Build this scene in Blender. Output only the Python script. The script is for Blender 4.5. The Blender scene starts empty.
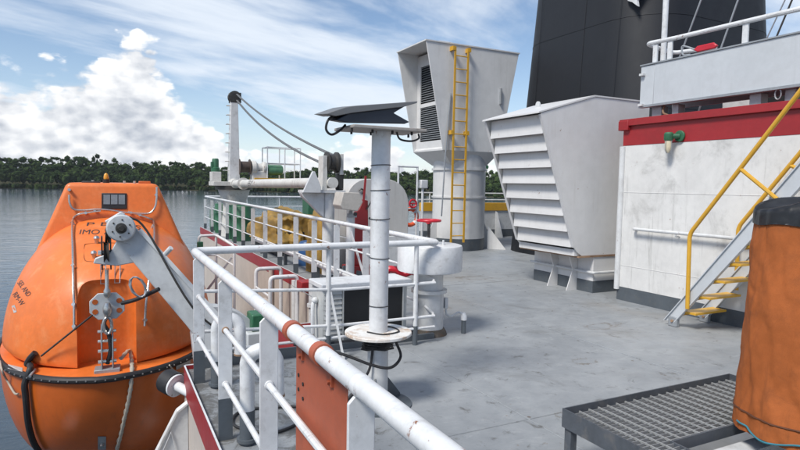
import bpy, bmesh, math, random
from mathutils import Vector as V, Matrix, noise as mnoise
from mathutils.bvhtree import BVHTree
random.seed(7)
scn = bpy.context.scene
COL = scn.collection
R = math.radians
PI = math.pi

# ------------------------------------------------------------------ camera
CH = 1.65; YAW = R(27); PITCH = R(3.96); ROLL = R(1.0); FPX = 578.0
fw = V((math.sin(YAW)*math.cos(PITCH), math.cos(YAW)*math.cos(PITCH), -math.sin(PITCH)))
rt0 = V((math.cos(YAW), -math.sin(YAW), 0)); up0 = rt0.cross(fw)
rt = rt0*math.cos(ROLL)+up0*math.sin(ROLL); up = up0*math.cos(ROLL)-rt0*math.sin(ROLL)
cam = bpy.data.cameras.new('camera'); camo = bpy.data.objects.new('camera', cam); COL.objects.link(camo)
cam.sensor_width = 36; cam.lens = FPX/800*36; cam.clip_start = .05; cam.clip_end = 20000
m = Matrix.Identity(4)
for i in range(3):
    m[i][0] = rt[i]; m[i][1] = up[i]; m[i][2] = -fw[i]
m[2][3] = CH
camo.matrix_world = m
scn.camera = camo
EYE = V((0, 0, CH))
def pray(x, y): return (fw+rt*((x-400)/FPX)+up*((225-y)/FPX))
def onY(x, y, Y): d = pray(x, y); return EYE+d*(Y/d.y)
def onX(x, y, X): d = pray(x, y); return EYE+d*(X/d.x)
def onZ(x, y, Z=0): d = pray(x, y); return EYE+d*((Z-CH)/d.z)

# ------------------------------------------------------------------ sky, sun, exposure
SUN_EL = R(52); SUN_AZ = R(-114)      # azimuth measured from +Y towards +X
w = bpy.data.worlds.new('World'); scn.world = w; w.use_nodes = True
nt = w.node_tree; nt.nodes.clear()
def mk(nt, typ, **kw):
    n = nt.nodes.new(typ)
    for k, v in kw.items(): setattr(n, k, v)
    return n
class NG:
    """tiny helper for math on node sockets"""
    def __init__(s, nt): s.nt = nt
    def put(s, sock, v):
        if hasattr(v, 'is_output'): s.nt.links.new(v, sock)
        else: sock.default_value = v
    def m(s, op, a, b=0.0, c=0.0, clamp=False):
        n = mk(s.nt, 'ShaderNodeMath', operation=op, use_clamp=clamp)
        for i, q in enumerate((a, b, c)): s.put(n.inputs[i], q)
        return n.outputs[0]
    def ss(s, v, lo, hi):
        n = mk(s.nt, 'ShaderNodeMapRange', interpolation_type='SMOOTHSTEP')
        s.put(n.inputs[0], v); s.put(n.inputs[1], lo); s.put(n.inputs[2], hi); n.inputs[3].default_value = 0; n.inputs[4].default_value = 1
        return n.outputs[0]
    def mr(s, v, lo, hi, a, b):
        n = mk(s.nt, 'ShaderNodeMapRange')
        for i, q in enumerate((v, lo, hi, a, b)): s.put(n.inputs[i], q)
        return n.outputs[0]
    def xyz(s, x, y, z):
        n = mk(s.nt, 'ShaderNodeCombineXYZ')
        for i, q in enumerate((x, y, z)): s.put(n.inputs[i], q)
        return n.outputs[0]
    def noise(s, vec, scale, detail=6, rough=.55, dist=0, lac=2.0):
        n = mk(s.nt, 'ShaderNodeTexNoise'); s.put(n.inputs['Vector'], vec)
        n.inputs['Scale'].default_value = scale; n.inputs['Detail'].default_value = detail
        n.inputs['Roughness'].default_value = rough; n.inputs['Distortion'].default_value = dist; n.inputs['Lacunarity'].default_value = lac
        return n.outputs['Fac']
    def mix(s, f, a, b):
        n = mk(s.nt, 'ShaderNodeMix', data_type='RGBA'); s.put(n.inputs['Factor'], f)
        for k, q in (('A', a), ('B', b)):
            sock = [i for i in n.inputs if i.name == k and i.type == 'RGBA'][0]
            if hasattr(q, 'is_output'): s.nt.links.new(q, sock)
            else: sock.default_value = (*q[:3], 1)
        return [o for o in n.outputs if o.type == 'RGBA'][0]
g = NG(nt)
tc = mk(nt, 'ShaderNodeTexCoord'); sx = mk(nt, 'ShaderNodeSeparateXYZ'); nt.links.new(tc.outputs['Generated'], sx.inputs[0])
dx, dy, dz = sx.outputs
sky = mk(nt, 'ShaderNodeTexSky', sky_type='NISHITA', sun_disc=False)
sky.sun_elevation = SUN_EL; sky.sun_rotation = SUN_AZ; sky.air_density = 1.0; sky.dust_density = .15; sky.ozone_density = 3.0; sky.altitude = 20
STR = .105
az = g.m('ARCTAN2', dx, dy); el = g.m('ARCSINE', g.m('MINIMUM', g.m('MAXIMUM', dz, -1), 1))
# high cirrus: streaked sheet on a plane overhead
inv = g.m('DIVIDE', 1.0, g.m('ADD', g.m('MAXIMUM', dz, 0.0), .13))
ux = g.m('MULTIPLY', dx, inv); uy = g.m('MULTIPLY', dy, inv)
ca, sa = math.cos(R(20)), math.sin(R(20))
qx = g.m('ADD', g.m('MULTIPLY', ux, ca), g.m('MULTIPLY', uy, sa)); qy = g.m('SUBTRACT', g.m('MULTIPLY', uy, ca), g.m('MULTIPLY', ux, sa))
cirA = g.noise(g.xyz(g.m('MULTIPLY', qx, .45), g.m('MULTIPLY', qy, 1.0), 3.3), .85, 7, .56, .5)
cirB = g.noise(g.xyz(g.m('MULTIPLY', qx, .6), g.m('MULTIPLY', qy, 1.8), 9.1), 2.0, 5, .6, .4)
cir = g.m('ADD', g.m('MULTIPLY', cirA, .80), g.m('MULTIPLY', cirB, .20))
cir_a = g.m('MULTIPLY', g.ss(cir, .415, .60), .92)
# cumulus bank
def dens(daz, delv):
    a = g.m('ADD', az, daz); e = g.m('ADD', el, delv)
    vec = g.xyz(g.m('MULTIPLY', a, 1.0), g.m('MULTIPLY', e, 1.55), 4.4)
    n = g.noise(vec, 8.0, 9, .60, .10)
    vor = mk(nt, 'ShaderNodeTexVoronoi', feature='F1'); g.put(vor.inputs['Vector'], vec); vor.inputs['Scale'].default_value = 26
    vor.inputs['Detail'].default_value = 1; vor.inputs['Roughness'].default_value = .6
    n = g.m('SUBTRACT', n, g.m('MULTIPLY', g.m('SUBTRACT', vor.outputs['Distance'], .45), .24))
    big = g.noise(g.xyz(g.m('MULTIPLY', a, 1.0), 0.0, 1.7), 3.2, 2, .5)
    top = g.m('ADD', .068, g.m('MULTIPLY', g.m('SUBTRACT', big, .5), .10))
    for c0, wd, hh in ((.050, .080, .150), (-.14, .13, .09)):   # towers of the bank
        t = g.m('DIVIDE', g.m('SUBTRACT', a, c0), wd)
        top = g.m('ADD', top, g.m('MULTIPLY', g.m('POWER', 2.718, g.m('MULTIPLY', g.m('MULTIPLY', t, t), -1.0)), hh))
    return g.m('ADD', g.m('MULTIPLY', g.m('SUBTRACT', top, e), 8.0), g.m('MULTIPLY', g.m('SUBTRACT', n, .47), 1.45)), n
d0, n0 = dens(0.0, 0.0)
d1, n1 = dens(-.018, .030)
gap = g.noise(g.xyz(g.m('MULTIPLY', az, 1.0), g.m('MULTIPLY', el, 4.5), 8.8), 6.5, 4, .6, .3)
gapm = g.m('ADD', g.ss(gap, .42, .56), g.ss(d0, .08, .34), clamp=True)
cum_a = g.m('MULTIPLY', g.ss(d0, .0, .13), gapm)
lit = g.m('ADD', .66, g.m('MULTIPLY', g.m('SUBTRACT', n0, n1), 2.5))
lit = g.m('ADD', lit, g.m('MULTIPLY', g.m('SUBTRACT', .50, d0), .34), clamp=True)
cum_c = g.mix(lit, (.38, .42, .49), (.90, .905, .91))
cir_c = (.68, .74, .82)
def scale(c, k): return tuple(q*k for q in c)
sc = mk(nt, 'ShaderNodeVectorMath', operation='SCALE'); nt.links.new(cum_c, sc.inputs[0]); sc.inputs['Scale'].default_value = 1/STR
veil = g.m('MULTIPLY', g.m('POWER', 2.718, g.m('MULTIPLY', g.m('MAXIMUM', el, 0.0), -11.0)), .75)
cir_a = g.m('MAXIMUM', cir_a, veil)
c1 = g.mix(cir_a, sky.outputs[0], scale(cir_c, 1/STR))
c2 = g.mix(cum_a, c1, sc.outputs[0])
bg = mk(nt, 'ShaderNodeBackground'); bg.inputs[1].default_value = STR; nt.links.new(c2, bg.inputs[0])
wo = mk(nt, 'ShaderNodeOutputWorld'); nt.links.new(bg.outputs[0], wo.inputs[0])
sl = bpy.data.lights.new('sun', 'SUN'); sl.energy = 3.3; sl.angle = R(15); sl.color = (1, .955, .88)
so = bpy.data.objects.new('sun', sl); COL.objects.link(so)
sdir = V((math.sin(SUN_AZ)*math.cos(SUN_EL), math.cos(SUN_AZ)*math.cos(SUN_EL), math.sin(SUN_EL)))
so.rotation_euler = sdir.to_track_quat('Z', 'Y').to_euler(); so.location = (0, 0, 60)
vs = scn.view_settings; vs.view_transform = 'Standard'; vs.look = 'None'; vs.exposure = 0.34; vs.gamma = 1; vs.use_curve_mapping = False

# ------------------------------------------------------------------ materials
MATS = {}
def mat(name, col, rough=.45, var=.10, scale=1.6, dirt=0.0, dcol=(.16, .14, .11), rust=0.0, rcol=(.20, .07, .025),
        streak=0.0, bump=.15, bscale=60, metal=0.0, coat=0.0, spec=.5, rscale=9):
    if name in MATS: return MATS[name]
    mt = bpy.data.materials.new(name); mt.use_nodes = True; t = mt.node_tree; q = NG(t)
    b = t.nodes['Principled BSDF']
    tcn = mk(t, 'ShaderNodeTexCoord'); oi = mk(t, 'ShaderNodeObjectInfo')
    ad = mk(t, 'ShaderNodeVectorMath', operation='ADD'); t.links.new(tcn.outputs['Object'], ad.inputs[0])
    mul = mk(t, 'ShaderNodeVectorMath', operation='SCALE'); mul.inputs[0].default_value = (17, 31, 23); t.links.new(oi.outputs['Random'], mul.inputs['Scale'])
    t.links.new(mul.outputs[0], ad.inputs[1]); P = ad.outputs[0]
    n1 = q.noise(P, scale, 5, .6); n2 = q.noise(P, scale*9, 4, .65)
    f = q.m('ADD', q.m('MULTIPLY', n1, .6), q.m('MULTIPLY', n2, .4))
    c = q.mix(q.ss(f, .32, .68), tuple(k*(1-var) for k in col), tuple(min(1, k*(1+var*.6)) for k in col))
    if dirt > 0:
        d = q.noise(P, scale*2.3, 8, .68, .4)
        c = q.mix(q.m('MULTIPLY', q.ss(d, .50, .74), dirt), c, dcol)
    if streak > 0:
        mp = mk(t, 'ShaderNodeMapping'); t.links.new(P, mp.inputs[0]); mp.inputs['Scale'].default_value = (7, 7, .45)
        s1 = q.noise(mp.outputs[0], 2.2, 6, .65); s2 = q.noise(P, 1.1, 3, .5)
        c = q.mix(q.m('MULTIPLY', q.m('MULTIPLY', q.ss(s1, .52, .75), q.ss(s2, .38, .62)), streak), c, dcol)
    rf = rough
    if rust > 0:
        r1 = q.noise(P, rscale, 9, .72, .3); r2 = q.noise(P, rscale*.22, 3, .5)
        rm = q.m('MULTIPLY', q.ss(r1, .66-.12*rust, .72-.10*rust), q.ss(r2, .46, .60))
        c = q.mix(rm, c, rcol)
        rf = q.mr(rm, 0, 1, rough, .85)
    t.links.new(c, b.inputs['Base Color'])
    rn = q.m('MULTIPLY_ADD', q.m('SUBTRACT', n2, .5), .25, rf, clamp=True)
    t.links.new(rn, b.inputs['Roughness']); b.inputs['Metallic'].default_value = metal
    b.inputs['Specular IOR Level'].default_value = spec; b.inputs['Coat Weight'].default_value = coat; b.inputs['Coat Roughness'].default_value = .15
    if bump > 0:
        bn = q.noise(P, bscale, 4, .6); bl = q.noise(P, 3.0, 2, .5)
        hgt = q.m('ADD', q.m('MULTIPLY', bn, .12), q.m('MULTIPLY', bl, 1.0))
        bp = mk(t, 'ShaderNodeBump'); bp.inputs['Strength'].default_value = bump; bp.inputs['Distance'].default_value = .01
        t.links.new(hgt, bp.inputs['Height']); t.links.new(bp.outputs[0], b.inputs['Normal'])
    MATS[name] = mt
    return mt
white = mat('white_paint', (.59, .60, .605), .42, .12, dirt=.35, rust=.35, streak=.25)
railw = mat('rail_white_paint', (.66, .67, .68), .36, .12, 3, dirt=.36, rust=.50, rscale=16)
wallw = mat('wall_white_paint', (.66, .655, .64), .55, .10, .9, dirt=.70, dcol=(.33, .325, .31), streak=.8, rust=.15, bump=.3)
hoodw = mat('hood_white_paint', (.65, .645, .64), .40, .07, .7, dirt=.16, dcol=(.45, .42, .38), streak=.30, rust=.16, bump=.40)
towerw = mat('tower_grey_white_paint', (.61, .61, .605), .42, .08, .6, dirt=.12, dcol=(.38, .37, .35), streak=.40, rust=.12, bump=.40)
red = mat('red_paint', (.30, .018, .022), .42, .14, 2, dirt=.2, dcol=(.18, .04, .03), bump=.15)
redb = mat('bright_red_paint', (.50, .015, .03), .35, .1, 4, dirt=.2, dcol=(.2, .03, .03))
yellow = mat('yellow_paint', (.60, .33, .03), .40, .10, 5, dirt=.3, dcol=(.3, .2, .06), rust=.25)
greyfoot = mat('dark_grey_foot_paint', (.085, .10, .115), .5, .15, 3, dirt=.3, dcol=(.16, .15, .13), rust=.2)
greyal = mat('grey_gangway_paint', (.50, .525, .55), .35, .07, 1.2, dirt=.15, dcol=(.3, .3, .3), streak=.2)
galv = mat('dull_galvanised_steel', (.33, .35, .37), .45, .15, 4, metal=.35, dirt=.25, rust=.2)
davitg = mat('davit_grey_paint', (.50, .52, .53), .45, .1, 2, dirt=.3, dcol=(.2, .2, .2), rust=.2)
steel = mat('brushed_steel', (.55, .54, .52), .3, .12, 8, metal=.9, dirt=.3, dcol=(.2, .15, .1))
blackp = mat('black_funnel_paint', (.0065, .008, .012), .6, .25, .5, streak=.3, dcol=(.022, .024, .027), bump=.2)
rubber = mat('black_rubber', (.018, .018, .02), .55, .25, 6, dirt=.35, dcol=(.07, .065, .06))
blackm = mat('black_mesh', (.012, .013, .015), .6, .2, 8)
grease = mat('greasy_wire', (.035, .033, .03), .45, .3, 20, dirt=.3)
greypanel = mat('grey_antenna_panel', (.15, .155, .16), .5, .06, 4, dirt=.2)
navy = mat('dark_antenna_housing', (.02, .027, .042), .45, .15, 4)
tan = mat('weathered_mount_plate', (.36, .33, .30), .6, .15, 6, dirt=.4, rust=.3)
redox = mat('red_oxide_primer', (.37, .092, .045), .5, .12, 4, dirt=.22, dcol=(.20, .06, .035), streak=.2, bump=.15)
orange = mat('lifeboat_orange_gelcoat', (.72, .165, .026), .5, .14, 1.6, dirt=.75, dcol=(.74, .25, .085), streak=.55, bump=.08, coat=.12)
orange_shade = mat('lifeboat_hull_shaded_orange', (.50, .105, .014), .34, .10, .9, dirt=.22, dcol=(.27, .075, .02), streak=.45, bump=.08, coat=.1)  # canopy orange darkened: the lower hull's shade under overhead light is in the colour
canvas = mat('orange_canvas', (.37, .108, .032), .75, .16, 3, dirt=.55, dcol=(.17, .058, .024), streak=.5, bump=.8, bscale=240, spec=.15)
blackc = mat('black_vinyl', (.012, .0125, .015), .36, .3, 5, dirt=.2, dcol=(.05, .05, .05))
beige = mat('beige_side_paint', (.50, .44, .39), .55, .12, 1, streak=.5, dcol=(.28, .22, .18), rust=.3)
green = mat('green_paint', (.03, .13, .065), .45, .2, 4, dirt=.3)
tarp = mat('ochre_tarpaulin', (.31, .185, .035), .6, .3, 2.5, dirt=.75, dcol=(.20, .16, .11), bump=.4)
bluep = mat('blue_plastic', (.03, .10, .26), .4)
text = mat('black_lettering', (.03, .03, .035), .5)
glass = mat('dark_window_glass', (.02, .025, .03), .08, .1, bump=0)
lampg = mat('lamp_glass', (.62, .55, .40), .15, .1)
acgrey = mat('condenser_grey', (.50, .51, .50), .5, .08, 3, dirt=.25)
rope = mat('grey_rope', (.40, .36, .30), .85, .25, 30, dirt=.3)
teal = mat('teal_cord', (.03, .17, .22), .7)
bark = mat('bark', (.10, .08, .06), .9)
rustp = mat('rusty_edge', (.30, .19, .12), .8, .4, 6, dirt=.6, dcol=(.14, .06, .03))
sticker = mat('pale_reflective_tape', (.42, .44, .44), .4)
ringo = mat('lifebuoy_orange', (.70, .10, .03), .5)

def deckmat():
    mt = bpy.data.materials.new('deck_grey_paint'); mt.use_nodes = True; t = mt.node_tree; q = NG(t); b = t.nodes['Principled BSDF']
    P = mk(t, 'ShaderNodeTexCoord').outputs['Object']
    a = q.noise(P, .55, 6, .6, .5); bb = q.noise(P, 4.5, 7, .68, .3); cc = q.noise(P, 38, 4, .7)
    f = q.m('ADD', q.m('ADD', q.m('MULTIPLY', a, .50), q.m('MULTIPLY', bb, .35)), q.m('MULTIPLY', cc, .15))
    c = q.mix(q.ss(f, .36, .64), (.205, .220, .235), (.300, .316, .330))
    # rubbed scuffs, stretched
    mp = mk(t, 'ShaderNodeMapping'); t.links.new(P, mp.inputs[0]); mp.inputs['Scale'].default_value = (1, 2.6, 1); mp.inputs['Rotation'].default_value = (0, 0, .5)
    s = q.noise(mp.outputs[0], 2.6, 9, .72, .6)
    c = q.mix(q.m('MULTIPLY', q.ss(s, .56, .70), .5), c, (.36, .375, .385))
    # grime
    gr = q.noise(P, 1.1, 8, .7, .8)
    c = q.mix(q.m('MULTIPLY', q.ss(gr, .54, .70), .42), c, (.115, .115, .108))
    # small tea-coloured stains and specks
    st = q.noise(P, 2.1, 3, .5); sp = q.noise(P, 17, 8, .75, .5)
    c = q.mix(q.m('MULTIPLY', q.m('MULTIPLY', q.ss(sp, .615, .68), q.ss(st, .46, .56)), .85), c, (.17, .115, .07))
    vo = mk(t, 'ShaderNodeTexVoronoi'); t.links.new(P, vo.inputs['Vector']); vo.inputs['Scale'].default_value = 3.1
    spt = q.m('LESS_THAN', q.m('ADD', vo.outputs['Distance'], q.m('MULTIPLY', q.m('SUBTRACT', sp, .5), .10)), .045)
    c = q.mix(q.m('MULTIPLY', spt, .8), c, (.10, .075, .055))
    sp3 = mk(t, 'ShaderNodeSeparateXYZ'); t.links.new(P, sp3.inputs[0])
    edge = q.m('MULTIPLY', q.mr(sp3.outputs[0], .6, 1.9, 1, 0), q.mr(sp3.outputs[1], 5.6, 1.0, 1, .25))
    eg = q.noise(P, 5.5, 8, .75, .6)
    c = q.mix(q.m('MULTIPLY', q.ss(q.m('ADD', eg, q.m('MULTIPLY', edge, .22)), .56, .70), .8, clamp=True), c, (.075, .072, .066))
    film = q.noise(P, .33, 5, .6, .6)
    c = q.mix(q.m('MULTIPLY', q.ss(film, .50, .68), .38), c, (.20, .175, .145))
    for (rx, ry, rr0, kx_) in ((4.05, 4.02, .085, 1.7), (2.95, 3.1, .05, 1.3), (3.9, 6.6, .16, 1.5), (5.3, 5.0, .12, 2.0), (1.35, 2.7, .09, 1.2), (5.9, 8.6, .2, 1.6)):
        ddx = q.m('MULTIPLY', q.m('SUBTRACT', sp3.outputs[0], rx), 1/kx_); ddy = q.m('SUBTRACT', sp3.outputs[1], ry)
        ln = q.m('ADD', q.m('SQRT', q.m('ADD', q.m('MULTIPLY', ddx, ddx), q.m('MULTIPLY', ddy, ddy))), q.m('ADD', q.m('MULTIPLY', q.m('SUBTRACT', sp, .5), .16), q.m('MULTIPLY', q.m('SUBTRACT', bb, .5), rr0*2.6)))
        ring = q.m('MULTIPLY', q.ss(ln, rr0*.55, rr0*.95), q.m('SUBTRACT', 1.0, q.ss(ln, rr0*1.0, rr0*1.18)))
        c = q.mix(q.m('MULTIPLY', q.m('MULTIPLY', ring, q.ss(eg, .40, .58)), .75), c, (.13, .105, .08))
    t.links.new(c, b.inputs['Base Color'])
    wet = q.ss(q.noise(P, .42, 5, .6, .7), .50, .66)
    rr = q.m('SUBTRACT', q.m('MULTIPLY_ADD', cc, .25, .42), q.m('MULTIPLY', wet, .20)); t.links.new(rr, b.inputs['Roughness'])
    h = q.m('ADD', q.m('MULTIPLY', a, 1.2), q.m('ADD', q.m('MULTIPLY', bb, .25), q.m('MULTIPLY', cc, .06)))
    bp = mk(t, 'ShaderNodeBump'); bp.inputs['Strength'].default_value = .35; bp.inputs['Distance'].default_value = .02
    t.links.new(h, bp.inputs['Height']); t.links.new(bp.outputs[0], b.inputs['Normal'])
    return mt
deckm = deckmat()
def watermat():
    mt = bpy.data.materials.new('river_water'); mt.use_nodes = True; t = mt.node_tree; q = NG(t); b = t.nodes['Principled BSDF']
    P = mk(t, 'ShaderNodeTexCoord').outputs['Object']
    b.inputs['Base Color'].default_value = (.035, .055, .075, 1); b.inputs['IOR'].default_value = 1.33
    pat = q.noise(P, .012, 4, .6, .5)
    t.links.new(q.mr(pat, .3, .7, .05, .13), b.inputs['Roughness'])
    mp = mk(t, 'ShaderNodeMapping'); t.links.new(P, mp.inputs[0]); mp.inputs['Scale'].default_value = (.55, 1.2, 1); mp.inputs['Rotation'].default_value = (0, 0, .35)
    h = q.m('ADD', q.noise(mp.outputs[0], .55, 5, .62, .6), q.m('MULTIPLY', q.noise(P, .09, 3, .5), 2.2))
    bp = mk(t, 'ShaderNodeBump'); bp.inputs['Strength'].default_value = .8; bp.inputs['Distance'].default_value = .075
    t.links.new(h, bp.inputs['Height']); t.links.new(bp.outputs[0], b.inputs['Normal'])
    return mt
def leafmat():
    mt = bpy.data.materials.new('forest_foliage'); mt.use_nodes = True; t = mt.node_tree; q = NG(t); b = t.nodes['Principled BSDF']
    P = mk(t, 'ShaderNodeTexCoord').outputs['Object']
    geo = mk(t, 'ShaderNodeNewGeometry')
    a = q.noise(P, .06, 3, .5)
    f = q.m('ADD', q.m('MULTIPLY', a, .6), q.m('MULTIPLY', geo.outputs['Random Per Island'], .4))
    c = q.mix(q.ss(f, .3, .75), (.014, .027, .011), (.056, .084, .028)); t.links.new(c, b.inputs['Base Color'])
    b.inputs['Roughness'].default_value = .9; b.inputs['Specular IOR Level'].default_value = 0
    return mt
leaf = leafmat()
soil = mat('river_bank_soil', (.045, .045, .025), .95, .3, .01, bump=0, spec=0)

# ------------------------------------------------------------------ mesh helpers
class MB:
    def __init__(s): s.v = []; s.f = []
    def add(s, vs, fs):
        o = len(s.v); s.v += [V(q) for q in vs]; s.f += [tuple(i+o for i in f) for f in fs]; return s
    def hexa(s, p):  # 8 points: bottom 4 ccw, top 4 ccw
        return s.add(p, [(3, 2, 1, 0), (4, 5, 6, 7), (0, 1, 5, 4), (1, 2, 6, 5), (2, 3, 7, 6), (3, 0, 4, 7)])
    def box(s, x0, x1, y0, y1, z0, z1):
        return s.hexa([(x0, y0, z0), (x1, y0, z0), (x1, y1, z0), (x0, y1, z0), (x0, y0, z1), (x1, y0, z1), (x1, y1, z1), (x0, y1, z1)])
    def beam(s, p0, p1, wd, ht, upv=(0, 0, 1)):
        p0 = V(p0); p1 = V(p1); d = (p1-p0).normalized(); u = V(upv)
        sd = d.cross(u).normalized()*wd/2; tp = sd.cross(d).normalized()*ht/2
        return s.hexa([p0-sd-tp, p0+sd-tp, p1+sd-tp, p1-sd-tp, p0-sd+tp, p0+sd+tp, p1+sd+tp, p1-sd+tp])
    def prism(s, poly, vec):
        n = len(poly); vec = V(vec); a = [V(p) for p in poly]
        return s.add(a+[p+vec for p in a], [tuple(range(n-1, -1, -1)), tuple(range(n, 2*n))]+[(i, (i+1) % n, n+(i+1) % n, n+i) for i in range(n)])
    def lathe(s, c, ax, prof, n=24, cap=True):
        c = V(c); ax = V(ax).normalized(); u = ax.orthogonal().normalized(); w_ = ax.cross(u)
        vs = []; fs = []
        for r, t in prof:
            for i in range(n):
                a = 2*PI*i/n; vs.append(c+ax*t+(u*math.cos(a)+w_*math.sin(a))*r)
        for k in range(len(prof)-1):
            for i in range(n): j = (i+1) % n; fs.append((k*n+i, k*n+j, (k+1)*n+j, (k+1)*n+i))
        if cap: fs += [tuple(range(n-1, -1, -1)), tuple((len(prof)-1)*n+i for i in range(n))]
        return s.add(vs, fs)
    def cyl(s, p0, p1, r, r1=None, n=16):
        p0 = V(p0); p1 = V(p1); return s.lathe(p0, p1-p0, [(r, 0), (r if r1 is None else r1, (p1-p0).length)], n)
    def tube(s, pts, r, n=8, closed=False, flat=None):
        pts = [V(p) for p in pts]; N = len(pts); vs = []; fs = []; pu = None
        for k, p in enumerate(pts):
            a = pts[k-1] if (k > 0 or closed) else None; b = pts[(k+1) % N] if (k < N-1 or closed) else None
            d = ((p-a).normalized() if a is not None else V((0, 0, 0)))+((b-p).normalized() if b is not None else V((0, 0, 0)))
            if d.length < 1e-6: d = (b-p)
            d.normalize()
            u = d.orthogonal().normalized() if pu is None else (pu-d*pu.dot(d)).normalized()
            pu = u; w_ = d.cross(u); mit = 1
            for i in range(n):
                t = 2*PI*i/n; vs.append(p+(u*math.cos(t)+w_*math.sin(t))*r)
        for k in range(N if closed else N-1):
            for i in range(n):
                j = (i+1) % n; k2 = (k+1) % N; fs.append((k*n+i, k*n+j, k2*n+j, k2*n+i))
        if not closed: fs += [tuple(range(n-1, -1, -1)), tuple((N-1)*n+i for i in range(n))]
        return s.add(vs, fs)
    def ball(s, c, r, n=14, sc=(1, 1, 1)):
        c = V(c); vs = []; fs = []; m_ = n//2
        for k in range(1, m_):
            ph = PI*k/m_
            for i in range(n):
                a = 2*PI*i/n; vs.append(c+V((r*sc[0]*math.sin(ph)*math.cos(a), r*sc[1]*math.sin(ph)*math.sin(a), r*sc[2]*math.cos(ph))))
        tp = len(vs); vs.append(c+V((0, 0, r*sc[2]))); bt = len(vs); vs.append(c-V((0, 0, r*sc[2])))
        for k in range(m_-2):
            for i in range(n): j = (i+1) % n; fs.append((k*n+i, (k+1)*n+i, (k+1)*n+j, k*n+j))
        for i in range(n):
            j = (i+1) % n; fs.append((tp, i, j)); fs.append((bt, (m_-2)*n+j, (m_-2)*n+i))
        return s.add(vs, fs)
def fillet(pts, rad, k=6):
    pts = [V(p) for p in pts]; out = [pts[0]]
    for i in range(1, len(pts)-1):
        a, b, c = pts[i-1], pts[i], pts[i+1]; r = min(rad, (a-b).length*.49, (c-b).length*.49)
        p0 = b+(a-b).normalized()*r; p1 = b+(c-b).normalized()*r
        for j in range(k+1):
            t = j/k; out.append(p0*(1-t)**2+b*2*t*(1-t)+p1*t*t)
    return out+[pts[-1]]
def curve(pts, k=8):   # catmull-rom
    P_ = [V(p) for p in pts]; P_ = [P_[0]*2-P_[1]]+P_+[P_[-1]*2-P_[-2]]; out = []
    for i in range(1, len(P_)-2):
        for j in range(k):
            t = j/k; a, b, c, d = P_[i-1:i+3]
            out.append(.5*((2*b)+(c-a)*t+(2*a-5*b+4*c-d)*t*t+(3*b-a-3*c+d)*t**3))
    return out+[P_[-2]]
WL = {}
def finish(me, smooth=35):
    bm = bmesh.new(); bm.from_mesh(me); bmesh.ops.recalc_face_normals(bm, faces=bm.faces); bm.to_mesh(me); bm.free()
    if smooth:
        for p in me.polygons: p.use_smooth = True
        me.set_sharp_from_angle(angle=R(smooth))
def part(name, mb, mt, parent=None, bevel=0.0, smooth=35, label=None):
    """geometry is given in world coordinates unless the parent is a local-space thing"""
    base = WL.get(parent.name, V((0, 0, 0))) if parent else V((0, 0, 0))
    me = bpy.data.meshes.new(name); me.from_pydata([tuple(v-base) for v in mb.v], [], mb.f); me.update()
    finish(me, smooth)
    me.materials.append(mt)
    o = bpy.data.objects.new(name, me); COL.objects.link(o)
    if parent: o.parent = parent
    WL[o.name] = base
    if bevel:
        bv = o.modifiers.new('bevel', 'BEVEL'); bv.width = bevel; bv.segments = 2; bv.limit_method = 'ANGLE'; bv.angle_limit = R(40)
    if label: o['label'] = label
    return o
def thing(name, label, cat, loc=(0, 0, 0), group=None):
    o = bpy.data.objects.new(name, None); COL.objects.link(o); o.location = loc; o.empty_display_size = .1
    o['label'] = label; o['category'] = cat
    if group: o['group'] = group
    WL[o.name] = V(loc)
    return o
def tag(o, label, cat, group=None):
    o['label'] = label; o['category'] = cat
    if group: o['group'] = group
    return o
def single(name, mb, mt, label, cat, loc, group=None, bevel=0, smooth=35):
    """one-mesh thing with its origin at loc"""
    me = bpy.data.meshes.new(name); me.from_pydata([tuple(v-V(loc)) for v in mb.v], [], mb.f); me.update(); finish(me, smooth); me.materials.append(mt)
    o = bpy.data.objects.new(name, me); COL.objects.link(o); o.location = loc; WL[o.name] = V(loc)
    if bevel:
        bv = o.modifiers.new('bevel', 'BEVEL'); bv.width = bevel; bv.segments = 2; bv.limit_method = 'ANGLE'; bv.angle_limit = R(40)
    return tag(o, label, cat, group)
def struct(name, mb, mt, parent=None, smooth=35, bevel=0):
    o = part(name, mb, mt, parent, smooth=smooth, bevel=bevel)
    if not parent: o['kind'] = 'structure'
    return o
def clone(o, parent, delta):
    c = o.copy(); COL.objects.link(c); c.parent = parent; c.location = V(o.location)+V(delta); WL[c.name] = WL[o.name]+V(delta); return c
def textmesh(s, size, extrude=.002):
    cu = bpy.data.curves.new('t', 'FONT'); cu.body = s; cu.size = size; cu.extrude = 0; cu.align_x = 'CENTER'; cu.align_y = 'CENTER'
    o = bpy.data.objects.new('t', cu); COL.objects.link(o); dg = bpy.context.evaluated_depsgraph_get()
    me = bpy.data.meshes.new_from_object(o.evaluated_get(dg)); vs = [V(v.co) for v in me.vertices]; fs = [tuple(p.vertices) for p in me.polygons]
    bpy.data.objects.remove(o); bpy.data.curves.remove(cu); bpy.data.meshes.remove(me)
    return vs, fs

# ================================================================== SETTING
WZ = -10.0
mb = MB(); mb.add([(-6000, -3000, WZ), (6000, -3000, WZ), (6000, 6000, WZ), (-6000, 6000, WZ)], [(0, 1, 2, 3)])
struct('river', mb, watermat(), smooth=0)
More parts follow.
